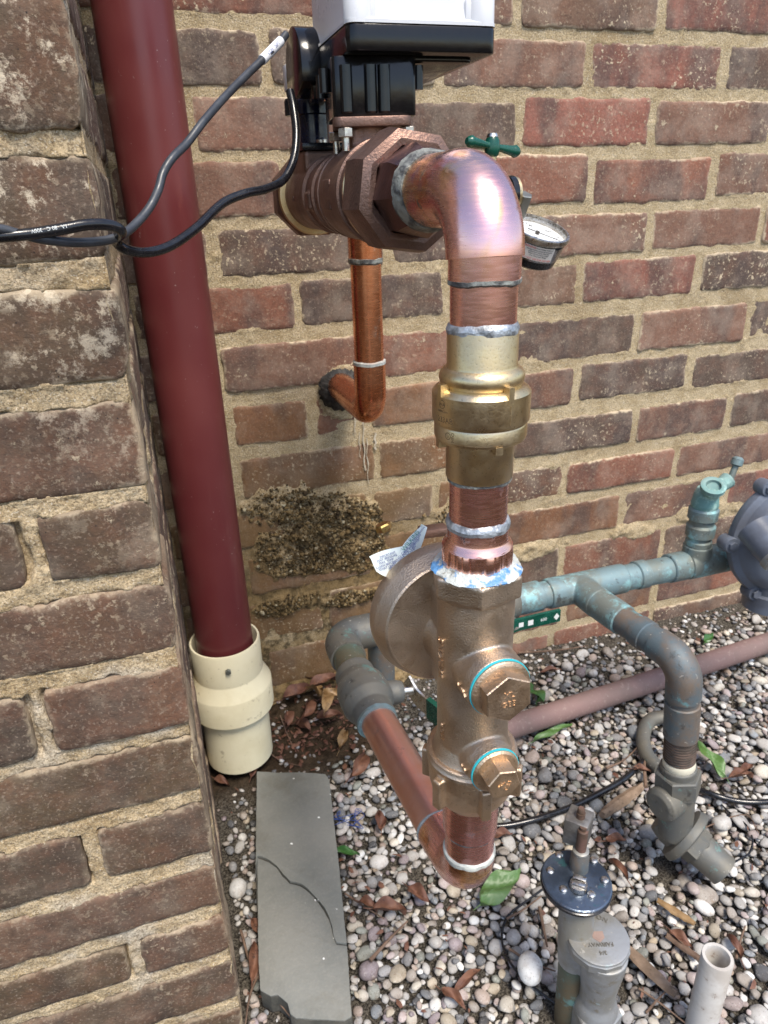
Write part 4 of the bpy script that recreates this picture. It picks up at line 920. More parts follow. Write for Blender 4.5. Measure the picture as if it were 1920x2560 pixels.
# ================================================================== LEVEL VALVE (weathered)
t = thing('isolation_valve', 'grey weathered ball valve at the far end of the level copper tube', 'valve', (.152, -.39, LZ))
vx = Vector((.1515, 0, LZ)); pr_ = [(.0180, .4370), (.0202, .4350), (.0208, .4250), (.0206, .4200), (.0222, .4170), (.0262, .4080), (.0268, .3950), (.0262, .3820), (.0230, .3720), (.0212, .3690), (.0212, .3560), (.0200, .3545)]
mk('body', remesh([lathe([(r, y) for r, y in pr_], (vx.x, 0, LZ), (0, -1, 0), 56), lathe([(.0130, 0), (.0125, .034), (.0105, .040)], (vx.x, -.395, LZ), (1, 0, -.12), 32)], .001, 3), M['patina_grey'], t, ang=60)
mk('solder_joint', lathe([(.018, .4385), (.0200, .4375), (.0204, .4345), (.019, .4335)], (vx.x, 0, LZ), (0, -1, 0)), M['patina_blue'], t)
mk('stem', lathe([(.005, .036), (.005, .052)], (vx.x, -.395, LZ), (1, 0, -.12), 20), M['steel'], t)
lp = [(.2000, -.385, .306), (.2040, -.400, .296), (.2100, -.415, .292), (.2180, -.440, .292), (.2260, -.470, .286)]
def strip(pts, w_, th, upv=(0, 0, 1)):
    V = []; F = []; P = [Vector(q) for q in pts]
    for i, q in enumerate(P):
        t_ = (P[min(i+1, len(P)-1)]-P[max(i-1, 0)]).normalized(); u_ = Vector(upv); u_ = (u_-t_*u_.dot(t_)).normalized(); s_ = t_.cross(u_)
        for a, b in ((-1, -1), (1, -1), (1, 1), (-1, 1)): V.append(q+u_*(a*w_/2)+s_*(b*th/2))
    for i in range(len(P)-1):
        for k_ in range(4): a = i*4+k_; b = i*4+(k_+1) % 4; F.append((a, b, b+4, a+4))
    F.append((3, 2, 1, 0)); k_ = (len(P)-1)*4; F.append((k_, k_+1, k_+2, k_+3)); return V, F
lv_ = mk('lever', strip(spline(lp, 5), .020, .0025), M['steel'], t, ang=40)
mk('lever_grip', strip(spline([(.2115, -.418, .2915), (.2180, -.440, .2915), (.2260, -.470, .286)], 5), .024, .0055), M['green_pl'], lv_, ang=40)
# ================================================================== OLD PIPE RUN ALONG THE WALL
PY = -.277; BBX = .654
t = thing('weathered_pipe', 'blue green weathered copper pipe running along the wall with a tee and a branch down', 'pipe', (.45, PY, .3))
mk('tube', sweep([(.1525, -.36, LZ), (.1535, -.318, LZ)], .0174, 40), M['patina_post'], t)
p = bend((.1535, -.325, LZ-.001), (.1545, PY, LZ-.003), (.205, PY, .302), .024, 14)
mk('elbow', sweep(p, .0200, 44), M['patina_grey'], t, ang=60)
mk('tube', sweep([(.200, PY, .302), (.385, PY, .301)], .0174, 40), M['patina_grey'], t)
mk('drop_tube', sweep([(.206, PY+.002, .298), (.207, PY+.004, .215)], .0160, 32), M['patina_dark'], t)
for x0_, x1_, r_ in ((.262, .285, .0195),): mk('coupling', lathe([(r_-.002, x0_), (r_, x0_+.001), (r_, x1_-.001), (r_-.002, x1_)], (0, PY, .302), (1, 0, 0)), M['patina_grey'], t)
mk('tube', sweep([(.38, PY, .301), (.72, PY, .300)], .0172, 44, noise=.004), M['patina_blue'], t)
for x0_, x1_, r_ in ((.372, .418, .0195), (.560, .576, .0190), (.612, .640, .0196)):
    mk('coupling', lathe([(r_-.0015, x0_), (r_, x0_+.0012), (r_, x1_-.0012), (r_-.0015, x1_)], (0, PY, .301), (1, 0, 0)), M['patina_blue'], t)
mk('tee', remesh([lathe([(.0188, .428), (.0196, .430), (.0196, .540), (.0188, .542)], (0, PY, .301), (1, 0, 0)), sweep([(.474, PY, .301), (.4765, -.322, .301)], .0196, 40)], .0011, 4), M['patina_blue'], t, ang=60)
mk('side_tee', remesh([lathe([(.0195, .640), (.0205, .643), (.0205, .708), (.0195, .711)], (0, PY, .301), (1, 0, 0)), lathe([(.0185, 0), (.0185, .028)], (.656, PY, .301), (0, 0, 1))], .0012, 4), M['patina_blue'], t, ang=60)
E1 = Vector((.4945, -.455, .300))
p = bend((.4760, -.315, .301), E1, (.5030, -.462, .17), .026, 14)
mk('branch_tube', sweep(p, .0170, 44), M['patina_dark'], t, ang=60)
for u0, u1, r_ in ((.03, .34, .0192), (.50, .62, .0186)):
    a_ = Vector((.4760, -.315, .301)); d_ = (E1-a_); L = d_.length
    mk('coupling', lathe([(r_-.0015, u0*L), (r_, u0*L+.001), (r_, u1*L-.001), (r_-.0015, u1*L)], a_, d_), M['patina_blue' if u0 < .1 else 'patina_dark'], t)
a_ = Vector((.4760, -.315, .301)); d_ = (E1-a_).normalized(); ec = E1-d_*.040
p = bend(ec, E1, E1+Vector((.0085, -.007, -.130)).normalized()*.045, .028, 14)
mk('branch_elbow', sweep(p, .0190, 44), M['patina_dark'], t, ang=60)
dv = Vector((.0085, -.007, -.130)).normalized()
mk('drop_coupling', lathe([(.0175, .052), (.0190, .053), (.0190, .098), (.0175, .100)], E1, dv), M['patina_dark'], t)
thr = []
for k_ in range(9): thr += [(.0168, .100+k_*.0036), (.0178, .1018+k_*.0036)]
mk('threaded_nipple', lathe(thr+[(.0168, .1325)], E1, dv), simple('dark_thread', (.06, .045, .035), .5, .6, (.12, .08, .06), 60), t)
mk('thread_tape', lathe([(.0170, .1315), (.0178, .1330), (.0180, .1400), (.0172, .1420)], E1, dv), simple('thread_tape', (.60, .56, .44), 0, .6), t)
# green lever and its valve on this run
t = thing('line_valve', 'green lever handle with white print on the blue pipe beside the regulator', 'valve', (.39, PY, .29))
mk('body', lathe([(.019, .352), (.0225, .356), (.0245, .368), (.0225, .380), (.019, .384)], (0, PY, .301), (1, 0, 0), 48), M['patina_grey'], t)
ml = [Vector(at(1085, 1362, Y=-.305)), Vector(at(1120, 1349, Y=-.305)), Vector(at(1209, 1328, Y=-.305))]
lv_ = mk('lever', strip([ml[0], ml[1], ml[2]], .0165, .004), M['green_pl'], t, ang=40)
mk('post', sweep([(.368, PY-.02, .29), (.372, -.303, .278)], .006, 16), M['patina_grey'], t)
X_ = (ml[2]-ml[1]).normalized(); Z_ = Vector((0, -1, 0)); Y_ = Z_.cross(X_); ML_ = axes((ml[1]+ml[2])/2+Vector((0, -.0021, 0)), X_, Y_, Z_)
mk('lettering', xf(join(*[xf(poly_ex([(-.004, -.004), (.004, -.004), (.004, .004), (-.004, .004)], 0, .0001), Matrix.Translation((x_, 0, 0)) @ Matrix.Scale(k_, 4)) for x_, k_ in ((-.026, .8), (-.013, .9))], xf(text('600', .006, .0001), Matrix.Translation((.005, 0, 0))), xf(poly_ex([(-.004, 0), (0, -.005), (.004, 0), (0, .005)], 0, .0001), Matrix.Translation((.023, 0, 0)))), ML_), M['ink_white'], lv_, smooth=False)
# ================================================================== BOTTOM VALVE ON THE BRANCH
q0 = E1+dv*.142
t = thing('ground_valve', 'grey brass valve with hexagon collar standing in gravel under the branch pipe', 'valve', (q0.x, q0.y, .06))
bc = [lathe([(.0188, .128), (.0200, .132), (.0200, .210), (.0190, .262)], E1, dv), prism(6, .0262, .146, .176, E1, dv, .0015, .4),
      lathe([(.006, 0), (.020, .010), (.020, .030), (.015, .034)], E1+dv*.185, (-1, -.25, 0), 40)]
mk('body', remesh([lathe([(.0182, .1405), (.0200, .1420), (.0202, .205), (.0195, .245)], E1, dv), bc[2]], .0011, 3), M['patina_grey'], t, ang=60)
mk('hexagon_collar', prism(6, .0262, .150, .178, E1, dv, .0016, .4), M['patina_grey'], t, smooth=False)
fc = Vector(at(1484, 1808, Z=.046)); ed = Vector(at(1566, 1884, Z=.022)); fd = (ed-fc).normalized()
t2 = thing('pipe_outlet', 'grey flanged brass outlet lying in the gravel in front of the ground valve', 'fitting', fc)
mk('flange', lathe([(.028, -.010), (.034, -.008), (.036, -.003), (.036, .001), (.034, .003), (.030, .004)], fc, fd, 56), M['patina_grey'], t2, ang=30)
mk('hexagon', prism(6, .0225, .003, .020, fc, fd, .0015, .3), M['patina_grey'], t2, smooth=False)
mk('socket', lathe([(.020, .018), (.0205, .024), (.0192, .046), (.0196, .052), (.0160, .0525), (.0155, .03)], fc, fd, 48), M['patina_blue'] if False else M['patina_grey'], t2)
mk('back_hub', lathe([(.022, -.035), (.026, -.020), (.026, -.008)], fc, fd, 48), M['patina_grey'], t2)
# ================================================================== HOSE BIBB ON THE RUN
t = thing('sillcock', 'small verdigris green drain cock standing on the weathered blue pipe', 'cock', (.668, PY, .33))
bx_ = (.656, PY, -.016)
mk('post', lathe([(.0150, .318), (.0150, .338), (.0168, .339), (.0170, .352), (.0150, .354), (.0150, .358), (.0185, .360), (.0185, .374), (.0160, .377), (.0160, .383), (.0190, .385), (.0190, .398), (.0150, .402)], bx_, seg=40), M['patina_blue'], t, ang=28)
mk('head', remesh([lathe([(.0160, .398), (.0175, .405), (.0150, .420), (.0120, .428)], bx_, seg=32), sweep([(.656, PY, .396), (.655, PY-.010, .410), (.649, PY-.016, .417)], [.012, .011, .012], 24), sweep([(.656, PY, .394), (.678, PY+.004, .408), (.694, PY+.006, .415)], [.011, .009, .011], 24)], .0011, 2), M['verdigris'], t, ang=60)
mk('spout_rim', lathe([(.0105, -.002), (.0152, .0), (.0155, .006), (.0130, .007), (.0095, .0062), (.0085, -.001)], (.648, PY-.017, .418), (-.2, -.35, .9), 32, cap=False), M['verdigris'], t, ang=35)
mk('stem', lathe([(.004, 0), (.004, .022), (.0075, .024), (.0075, .032), (.004, .035)], (.696, PY+.006, .411), (.35, .1, .9), 24), M['patina_blue'], t)
# ================================================================== GAS REGULATOR
gc = Vector(at(1704, 1163, Y=-.335)); gd = Vector((-.18, -1, .10)).normalized()
t = thing('gas_regulator', 'blue grey enamelled dome regulator with metal plate at the right edge', 'regulator', (gc.x, gc.y, .2))
mk('bowl', lathe([(.030, -.050), (.055, -.034), (.074, -.014), (.0815, -.008), (.0830, -.002), (.0815, .004), (.074, .008), (.070, .016), (.060, .024), (.040, .030), (.020, .032)], gc, gd, 72), M['gas_grey'], t, ang=30)
for a in (150, 212, 270, 30, 90, 330):
    xx, yy_, dd = frame(gd, (0, 0, 1)); q = gc+xx*(.0825*math.cos(R(a)))+yy_*(.0825*math.sin(R(a)))
    mk('rim_bolt', join(lathe([(.0105, -.012), (.0110, .004), (.0095, .007)], q, gd, 28), prism(6, .0062, .006, .011, q, gd, .0006)), M['black_soft'] if False else M['gas_grey'], t, ang=30)
sp = Vector(at(1664, 1180, Y=-.375))
mk('spring_tower', join(lathe([(.022, -.03), (.021, .010), (.0215, .012)], sp, (.05, -.55, -.30), 40)), M['gas_grey'], t)
cp_ = mk('tower_cap', lathe([(.0225, .012), (.0225, .019), (.0205, .021)], sp, (.05, -.55, -.30), 40), M['zinc_dusty'], t, ang=30)
xx, yy_, dd = frame((.05, -.55, -.30), (1, 0, .6))
mk('slot_bar', xf(box((0, 0, .0218), (.030, .004, .004), 0, .0006), axes(sp, xx, yy_, dd)), M['steel'], cp_)
pl_ = Vector(at(1652, 1112, Y=-.315)); xx, yy_, dd = frame(gd, (1, 0, 0))
mk('name_plate', xf(box((0, 0, 0), (.052, .030, .0012), 0, .0002), axes(gc+gd*.031+Vector((.008, 0, .024)), xx, yy_, dd)), simple('tin_plate', (.36, .32, .27), .7, .4, (.45, .42, .38), 60), t)
mk('cast_letters', xf(text('A MAN', .009, .0012), axes(gc+gd*.0215+Vector((-.047, -.002, .0)), (.15, 0, -.98), (.98, -.1, .1), gd)), M['gas_grey'], t, smooth=False)['kind'] = 'stuff'
mk('white_sticker', xf(box((0, 0, 0), (.018, .024, .0008), 0, 0), axes(sp+Vector((.004, -.010, .021)), (1, 0, 0), (0, -.6, .8), (0, -.8, -.6))), M['ink_white'], t)
mk('side_pipe', sweep([tuple(gc+Vector((-.01, 0, -.088))), tuple(gc+Vector((.16, .02, -.088)))], .016, 28), M['gas_grey'], t)
mk('outlet', join(lathe([(.026, .0), (.026, -.060), (.031, -.062), (.031, -.085), (.029, -.086)], gc+Vector((-.014, .0, -.012)), (0, 0, 1), 48)), M['gas_grey'], t, ang=30)
# ================================================================== RED DOWNPIPE
DX, DY = .033, -.105
t = thing('downpipe', 'tall dark red downpipe standing in a cream plastic drain adapter', 'downpipe', (DX, DY, .05))
mk('pipe', sweep([(DX-.001, DY+.004, 1.45), (DX, DY, .60), (DX, DY, .16)], .0382, 72), M['red'], t)
ac = mk('drain_adapter', lathe([(.0475, .020), (.0480, .105), (.0565, .1080), (.0575, .1100), (.0575, .1480), (.0568, .1500), (.0478, .1680), (.0475, .1700)], (DX, DY, 0), (0, 0, 1), 80, cap=False), M['pvc_cream'], t, ang=26)
mk('collar', lathe([(.0468, .165), (.0474, .1690), (.0478, .2180), (.0470, .2200), (.0446, .2200), (.0440, .2185), (.0436, .170)], (DX, DY, 0), (0, 0, 1), 80, cap=False), M['pvc_cream'], t, ang=30)
scd = Vector(at(585, 1667, Y=DY-.04)) if False else None
sa = math.atan2(-.93, -.06); sp_ = Vector((DX+.0474*math.cos(sa), DY+.0474*math.sin(sa), .1985)); sn = Vector((math.cos(sa), math.sin(sa), 0))
mk('screw', prism(6, .0042, -.001, .0042, sp_, sn, .0006), simple('dull_screw', (.18, .19, .17), .8, .5), t, smooth=False)
# ================================================================== SLATE SLAB
t = thing('stone_slab', 'long grey bluestone slab with a wavy split and a broken corner', 'slab', (.08, -.33, .0))
TH = .017
def rag(pts, a=.0008, step=.006):
    out = []
    for i in range(len(pts)):
        p_, q_ = Vector(pts[i]), Vector(pts[(i+1) % len(pts)]); L = (q_-p_).length; n_ = max(1, int(L/step)); nn = Vector((-(q_-p_).y, (q_-p_).x)).normalized() if L else Vector((0, 0))
        for k_ in range(n_): u = k_/n_; out.append(tuple(p_*(1-u)+q_*u+nn*(random.uniform(-a, a) if 0 < k_ else 0)))
    return out
mk('lower_layer', poly_ex(rag(SLAB), -.012, TH-.0035, None, .0006), M['slate_edge'], t, ang=30)
z7 = lambda x, y: tuple(at((400+x/2.087)/S, (1500+y/2.087)/S, Z=.013)[:2])
crk = [z7(*q) for q in ((511, 1348), (535, 1352), (572, 1370), (610, 1400), (645, 1445), (680, 1480), (712, 1486), (740, 1495), (770, 1518), (800, 1550), (832, 1583), (860, 1620), (884, 1670), (900, 1720), (906, 1765), (920, 1800), (975, 1806))]
SL = list(SLAB)
up_top = SL[:6]+[crk[-1]]
ps = [Vector(q) for q in SL]
iR = 6; iL = 17
upper = SL[:iR]+crk[::-1]+SL[iL:]
lower = [(q[0]-(.0009+.0006*math.sin(i*1.9))*(i < 14), q[1]-.0016-.0009*math.sin(i*1.3)*(i < 14)) for i, q in enumerate(crk)]+SL[7:iL]
mk('upper_leaf', poly_ex(rag(upper, .0003), TH-.0034, TH+.0012, None, .0005), M['slate'], t, ang=30)
mk('lower_leaf', poly_ex(rag(lower, .0003), TH-.0034, TH-.0012, None, .0005), M['slate'], t, ang=30)
# ================================================================== ANTI-SIPHON VALVE
t = thing('antisiphon_valve', 'dusty metal antisiphon valve with screwed disc and solenoid block standing in gravel', 'valve', (.30, -.57, 0))
LP = Vector((.302, -.575, 0)); RP = Vector((.3185, -.609, 0)); DC2 = Vector(at(1245.7, 1899.5, Z=.168)); CP = Vector(at(1292, 2023, Z=.122))
mk('left_post', join(sweep([(LP.x+.001, LP.y-.002, -.03), (LP.x, LP.y, .085)], .0142, 40)), M['patina_post'], t)
mk('body', remesh([sweep([(LP.x, LP.y, .075), (LP.x, LP.y, .105), (LP.x+.002, LP.y+.008, .150)], [.0150, .0172, .0165], 40), sweep([(LP.x, LP.y, .090), (CP.x, CP.y, .095)], .0150, 32), lathe([(.0225, .1130), (.0215, .095), (.0190, .078), (.0172, .060), (.0172, .046), (.0200, .038), (.0215, .030)], (CP.x*.55+RP.x*.45, CP.y*.55+RP.y*.45, 0))], .0011, 4), M['zinc_dusty'], t, ang=60)
mk('hexagon_base', prism(6, .0245, -.02, .031, (CP.x*.5+RP.x*.5, CP.y*.5+RP.y*.5, 0), ch=.0016, rot=.4), M['zinc_dusty'], t, smooth=False)
cap_ = mk('bonnet_cap', join(lathe([(.0275, .1075), (.0292, .1095), (.0302, .1190), (.0292, .1202)], (CP.x, CP.y, 0), seg=12, rot=.2), lathe([(.0282, .1195), (.0290, .1206), (.0286, .1222), (.0272, .1226)], (CP.x, CP.y, 0), seg=48)), M['zinc_dusty'], t, ang=24)
MC = axes((CP.x, CP.y, .1224), (-.93, .30, 0), (-.30, -.93, 0), (0, 0, 1))
ar = []
for k_, ch in enumerate('CHAMPION'):
    a = R(165-16.5*k_); ar.append(xf(text(ch, .0064, .0010), Matrix.Rotation(a-R(90), 4, 'Z') @ Matrix.Translation((0, .0192, 0))))
MC2 = axes((CP.x, CP.y, .1224), (.93, -.37, 0), (.37, .93, 0), (0, 0, 1))
ar = [xf(g9, Matrix.Rotation(R(0), 4, 'Z')) for g9 in ar]
mk('lettering', xf(join(xf(join(*ar), Matrix.Rotation(R(185), 4, 'Z')), xf(text('FAIRWAY', .0056, .0010), Matrix.Translation((0, .0085, 0)) @ Matrix.Identity(4)), xf(text('3/4', .0056, .0010), Matrix.Translation((0, .0165, 0))), xf(text('CO', .0048, .0010), Matrix.Translation((.010, -.0045, 0)))), axes((CP.x, CP.y, .1226), (-.95, .30, 0), (-.30, -.95, 0), (0, 0, 1))), simple('cast_letter_dirt', (.16, .15, .13), .3, .6), cap_, smooth=False)
sh = [(-.0055, -.0045), (.0055, -.0045), (.0055, .002), (.0, .0065), (-.0055, .002)]
mk('emblem', xf(join(poly_ex(sh, 0, .0005), poly_ex([(q[0]*.7, q[1]*.7) for q in sh], .0005, .0008)), axes((CP.x, CP.y, .1226), (-.95, .30, 0), (-.30, -.95, 0), (0, 0, 1))), simple('emblem_reddish', (.34, .24, .20), .3, .5), cap_, smooth=False)
mk('gasket_disc', lathe([(.0325, -.0075), (.0338, -.0068), (.0338, -.0042), (.0325, -.0035)], DC2, (.03, -.05, 1), 72), M['black_soft'], t, ang=26)
dk = mk('cover_disc', lathe([(.0315, -.0035), (.0330, -.0028), (.0330, -.0008), (.0318, 0), (.020, .0006), (.005, .0006)], DC2, (.03, -.05, 1), 72), M['blue_plate'], t, ang=26)
zz_ = lambda x, y, z: Vector(at((1250+x/3.627)/S, (1950+y/3.627)/S, Z=z))
for q in ((455, 825), (535, 682), (850, 730), (950, 908), (575, 992), (830, 1040)):
    c_ = zz_(*q, .1690); s_ = mk('screw', lathe([(.0036, -.002), (.0038, .0012), (.0026, .0024), (.0010, .0026)], c_, (0, 0, 1), 22), M['steel'], dk)
    
mk('bleed_screw', join(lathe([(.0085, -.001), (.0080, .0035)], zz_(712, 962, .1700), (0, 0, 1), 32), *[xf(box((0, sy*.0034, .006), (.0125, .0055, .0042), 0, .0008), Matrix.Translation(zz_(712, 962, .1690)) @ Matrix.Rotation(R(-42), 4, 'Z')) for sy in (-1, 1)]), M['steel'], t, ang=30)
pb = zz_(715, 800, .169); PTL = Vector((pb.x+.0006, pb.y+.001, 0))
mk('solenoid_neck', lathe([(.0092, .168), (.0088, .1850), (.0070, .1900), (.0068, .1920)], (PTL.x, PTL.y, 0), seg=36), M['patina_dark'], t, ang=30)
mk('neck_ring', lathe([(.0060, .1900), (.0078, .1905), (.0078, .1925), (.006, .1935)], (PTL.x, PTL.y, 0), seg=36), M['zinc_dusty'], t)
mk('post', join(lathe([(.0050, .191), (.0050, .2180), (.0042, .2190)], (PTL.x, PTL.y, 0), seg=30), lathe([(.0030, .2185), (.0034, .2205), (.0032, .2225)], (PTL.x, PTL.y, 0), seg=20)), M['rust'], t, ang=30)
BC = Vector((PTL.x+.0035, PTL.y+.0125, .2080))
mk('solenoid_block', box(BC, (.0225, .0225, .030), R(41), .0012), simple('block_grey_steel', (.22, .21, .20), .6, .45, (.14, .13, .12), 90), t, ang=40)
mk('top_stud', join(lathe([(.0042, .222), (.0042, .229)], (BC.x, BC.y-.002, 0), seg=20), lathe([(.0034, .229), (.0036, .233), (.0028, .2345)], (BC.x, BC.y-.002, 0), seg=20)), M['rust'], t)
# ================================================================== WHITE PIPE STUB
t = thing('pipe_stub', 'open ended off white plastic pipe stub standing at the lower right corner', 'pipe', (.422, -.631, 0))
mk('tube', lathe([(.0143, -.03), (.0143, .0995), (.0139, .1002), (.0111, .1002), (.0107, .0992), (.0107, -.03)], (.422, -.631, 0), (0, 0, 1), 56, cap=False), M['pvc_white'], t, ang=30)
mk('inner_bottom', lathe([(.0106, .0), (.0106, .002)], (.422, -.631, 0)), M['soil'], t)
# ================================================================== PIPES, CABLES AND WIRES
a_, b_ = Vector(at(1100, 1572, Z=.022)), Vector(at(1659, 1388, Z=.022)); dd = (b_-a_)
t = mk('irrigation_pipe', sweep([a_-dd*.06, a_+dd*.35+Vector((0, 0, -.001)), b_+dd*.35], .0175, 44), M['purple'], label='faded purple brown plastic pipe lying across the gravel', cat='pipe')
def on(x, y, dz=0., z=.006):
    p_ = at(x, y, Z=z); p_ = at(x, y, Z=max(gz(p_[0], p_[1]), -.005)+dz); return Vector(p_)
def ground_line(name, pts, r, mat, label, cat, seg=14, dz=.0, noise=0, group=None, taper=None):
    P = spline([on(*q, dz=r*.9+dz) for q in pts], 6); n_ = len(P)
    rad = [r*(1-(taper or 0)*i/(n_-1)) for i in range(n_)]
    return mk(name, sweep(P, rad, seg, noise=noise), mat, label=label, cat=cat, group=group, ang=50)
ground_line('drip_hose', [(1040, 1783), (1090, 1784), (1160, 1769), (1230, 1745), (1290, 1716), (1345, 1685), (1385, 1650), (1415, 1620)], .0043, M['black_soft'], 'dark drip hose lying on gravel from the regulator toward the grey elbowed pipe', 'hose')
ground_line('drip_hose', [(1500, 1702), (1545, 1718), (1590, 1730), (1640, 1733), (1700, 1728)], .0040, M['black_soft'], 'dark hose on gravel running out at the right edge', 'hose')
ground_line('wire', [(1180, 1915), (1140, 1945), (1100, 1975), (1085, 2010), (1088, 2050), (1110, 2090), (1150, 2130), (1200, 2168)], .0014, M['black_soft'], 'thin black wire looping left of the antisiphon valve', 'wire', 8)
ground_line('wire', [(1540, 1715), (1570, 1750), (1610, 1780), (1625, 1810), (1620, 1840), (1600, 1855), (1570, 1870)], .0012, M['black_soft'], 'thin black wire looping beside the fallen grey outlet', 'wire', 8)
ground_line('root', [(1470, 1545), (1440, 1548), (1405, 1556), (1390, 1585), (1393, 1620), (1408, 1645), (1425, 1660)], .0105, M['patina_grey'], 'grey curved root looping out of the gravel left of the branch pipe', 'root', 18, -.004)
def cable(name, pts, r, mat, label, cat='cable'):
    P = spline([at(x, y, Y=yy) for x, y, yy in pts], 12); return mk(name, sweep(P, r, 20), mat, label=label, cat=cat, ang=60)
cA = thing('power_cable', 'glossy black cable curving from the motor box across the red downpipe', 'cable', at(630, 210, Y=-.38))
P = spline([at(x, y, Y=yy) for x, y, yy in ((626, 196, -.375), (634, 235, -.38), (640, 290, -.39), (634, 345, -.40), (612, 388, -.41), (575, 408, -.42), (530, 418, -.43), (480, 440, -.44), (425, 492, -.46), (370, 530, -.475), (320, 545, -.485), (275, 540, -.495), (250, 520, -.50), (262, 500, -.515), (240, 487, -.52), (190, 485, -.525), (120, 497, -.53), (50, 507, -.535), (-60, 512, -.54), (-260, 500, -.56))], 12)
mk('sheath', sweep(P, .0030, 22), M['black_soft'], cA, ang=60)
cc = Vector(at(105, 497, Y=-.5337)); X_ = (Vector(at(190, 485, Y=-.525))-Vector(at(50, 507, Y=-.535))).normalized(); Z_ = Vector((0, -.97, .24)); Y_ = Z_.cross(X_).normalized(); Z_ = X_.cross(Y_)
mk('lettering', wrap(xf(text('1A   80 C   300V', .0026, .00003), Matrix.Rotation(R(-90), 4, 'Z')), .0030, cc, X_, Z_, .00008) , M['ink_white'], cA, smooth=False)
cB = thing('signal_cable', 'thinner matt grey cable with a white COM sleeve rising to the motor box', 'cable', at(610, 85, Y=-.36))
PB_ = [at(x, y, Y=yy) for x, y, yy in ((618, 74, -.385), (604, 92, -.39), (580, 117, -.40), (545, 150, -.41), (490, 205, -.43), (440, 262, -.45), (405, 308, -.46), (372, 342, -.47), (352, 375, -.475), (342, 410, -.48), (322, 450, -.485), (290, 487, -.495), (262, 508, -.505), (225, 520, -.512), (165, 524, -.52), (100, 518, -.53), (40, 505, -.535), (-20, 492, -.54), (-200, 480, -.56))]
P = spline(PB_, 12); mk('sheath', sweep(P, .0025, 20), M['grey_cable'], cB, ang=60)
s0, s1 = Vector(at(607, 88, Y=-.389)), Vector(at(566, 130, Y=-.404)); s0 = s0*.98+s1*.02
slv = mk('sleeve', sweep([s0, s1], .0031, 24), simple('sleeve_white', (.66, .68, .72), 0, .5, None, 50, None), cB)
X_ = (s0-s1).normalized(); vv = (Vector(CAM)-(s0+s1)/2).normalized(); Z_ = (vv-X_*vv.dot(X_)).normalized()
g9 = wrap(xf(text('COM / 26FT', .0030, .00003), Matrix.Rotation(R(90), 4, 'Z')), .0031, (s0+s1)/2, -X_ if False else X_, Z_, .00008)
mk('lettering', g9, M['ink_blue'], slv, smooth=False)
# ================================================================== LITTER: LEAVES, TWIGS, CHIPS
def leaf(L, W, curl, fold, tip=1.4, wave=0.):
    V = []; F = []; nu, nv = 12, 6; ph = random.uniform(0, 6)
    for i in range(nu+1):
        u = i/nu; wd = W*math.sin(math.pi*u**(.8))**.9*(1-.15*u)+.0003
        for j in range(nv+1):
            v = j/nv*2-1; z = curl*L*((u-.5)**2*4-1)*-.25+fold*W*abs(v)**1.3*(.4+.6*math.sin(math.pi*u))+wave*W*math.sin(u*9+v*3+ph)
            V.append(((u-.5)*L, v*wd/2, z))
    for i in range(nu):
        for j in range(nv): k_ = i*(nv+1)+j; F.append((k_, k_+1, k_+nv+2, k_+nv+1))
    n_ = len(V); V2 = [(v[0], v[1], v[2]-.0003) for v in V]; F2 = [tuple(i+n_ for i in f[::-1]) for f in F]
    st = sweep([(L*-.5, 0, V[3][2]), (L*-.5-.010, .001, V[3][2]-.002)], [.0006, .0004], 6); rb = sweep([(V[i*(nv+1)+3][0], 0, V[i*(nv+1)+3][2]+.0002) for i in range(0, nu, 1)], [.0006*(1-i/(nu+2)) for i in range(nu)], 5)
    return join((V+V2, F+F2), st, rb)
def put_leaf(x, y, L, W, ang, mat, label, dz=.004, curl=.25, fold=.3, tilt=(0, 0), wave=.16, cat='leaf', name='leaf'):
    if mat == 'leaf_brown' and x > 780: L *= .78; W *= .75
    q = on(x, y, dz); g = leaf(L, W, curl, fold, wave=wave)
    Mx = Matrix.Translation(q) @ Matrix.Rotation(R(ang), 4, 'Z') @ Matrix.Rotation(R(tilt[0]), 4, 'X') @ Matrix.Rotation(R(tilt[1]), 4, 'Y')
    return mk(name, xf(g, Mx), M[mat], label=label, cat=cat, ang=70)
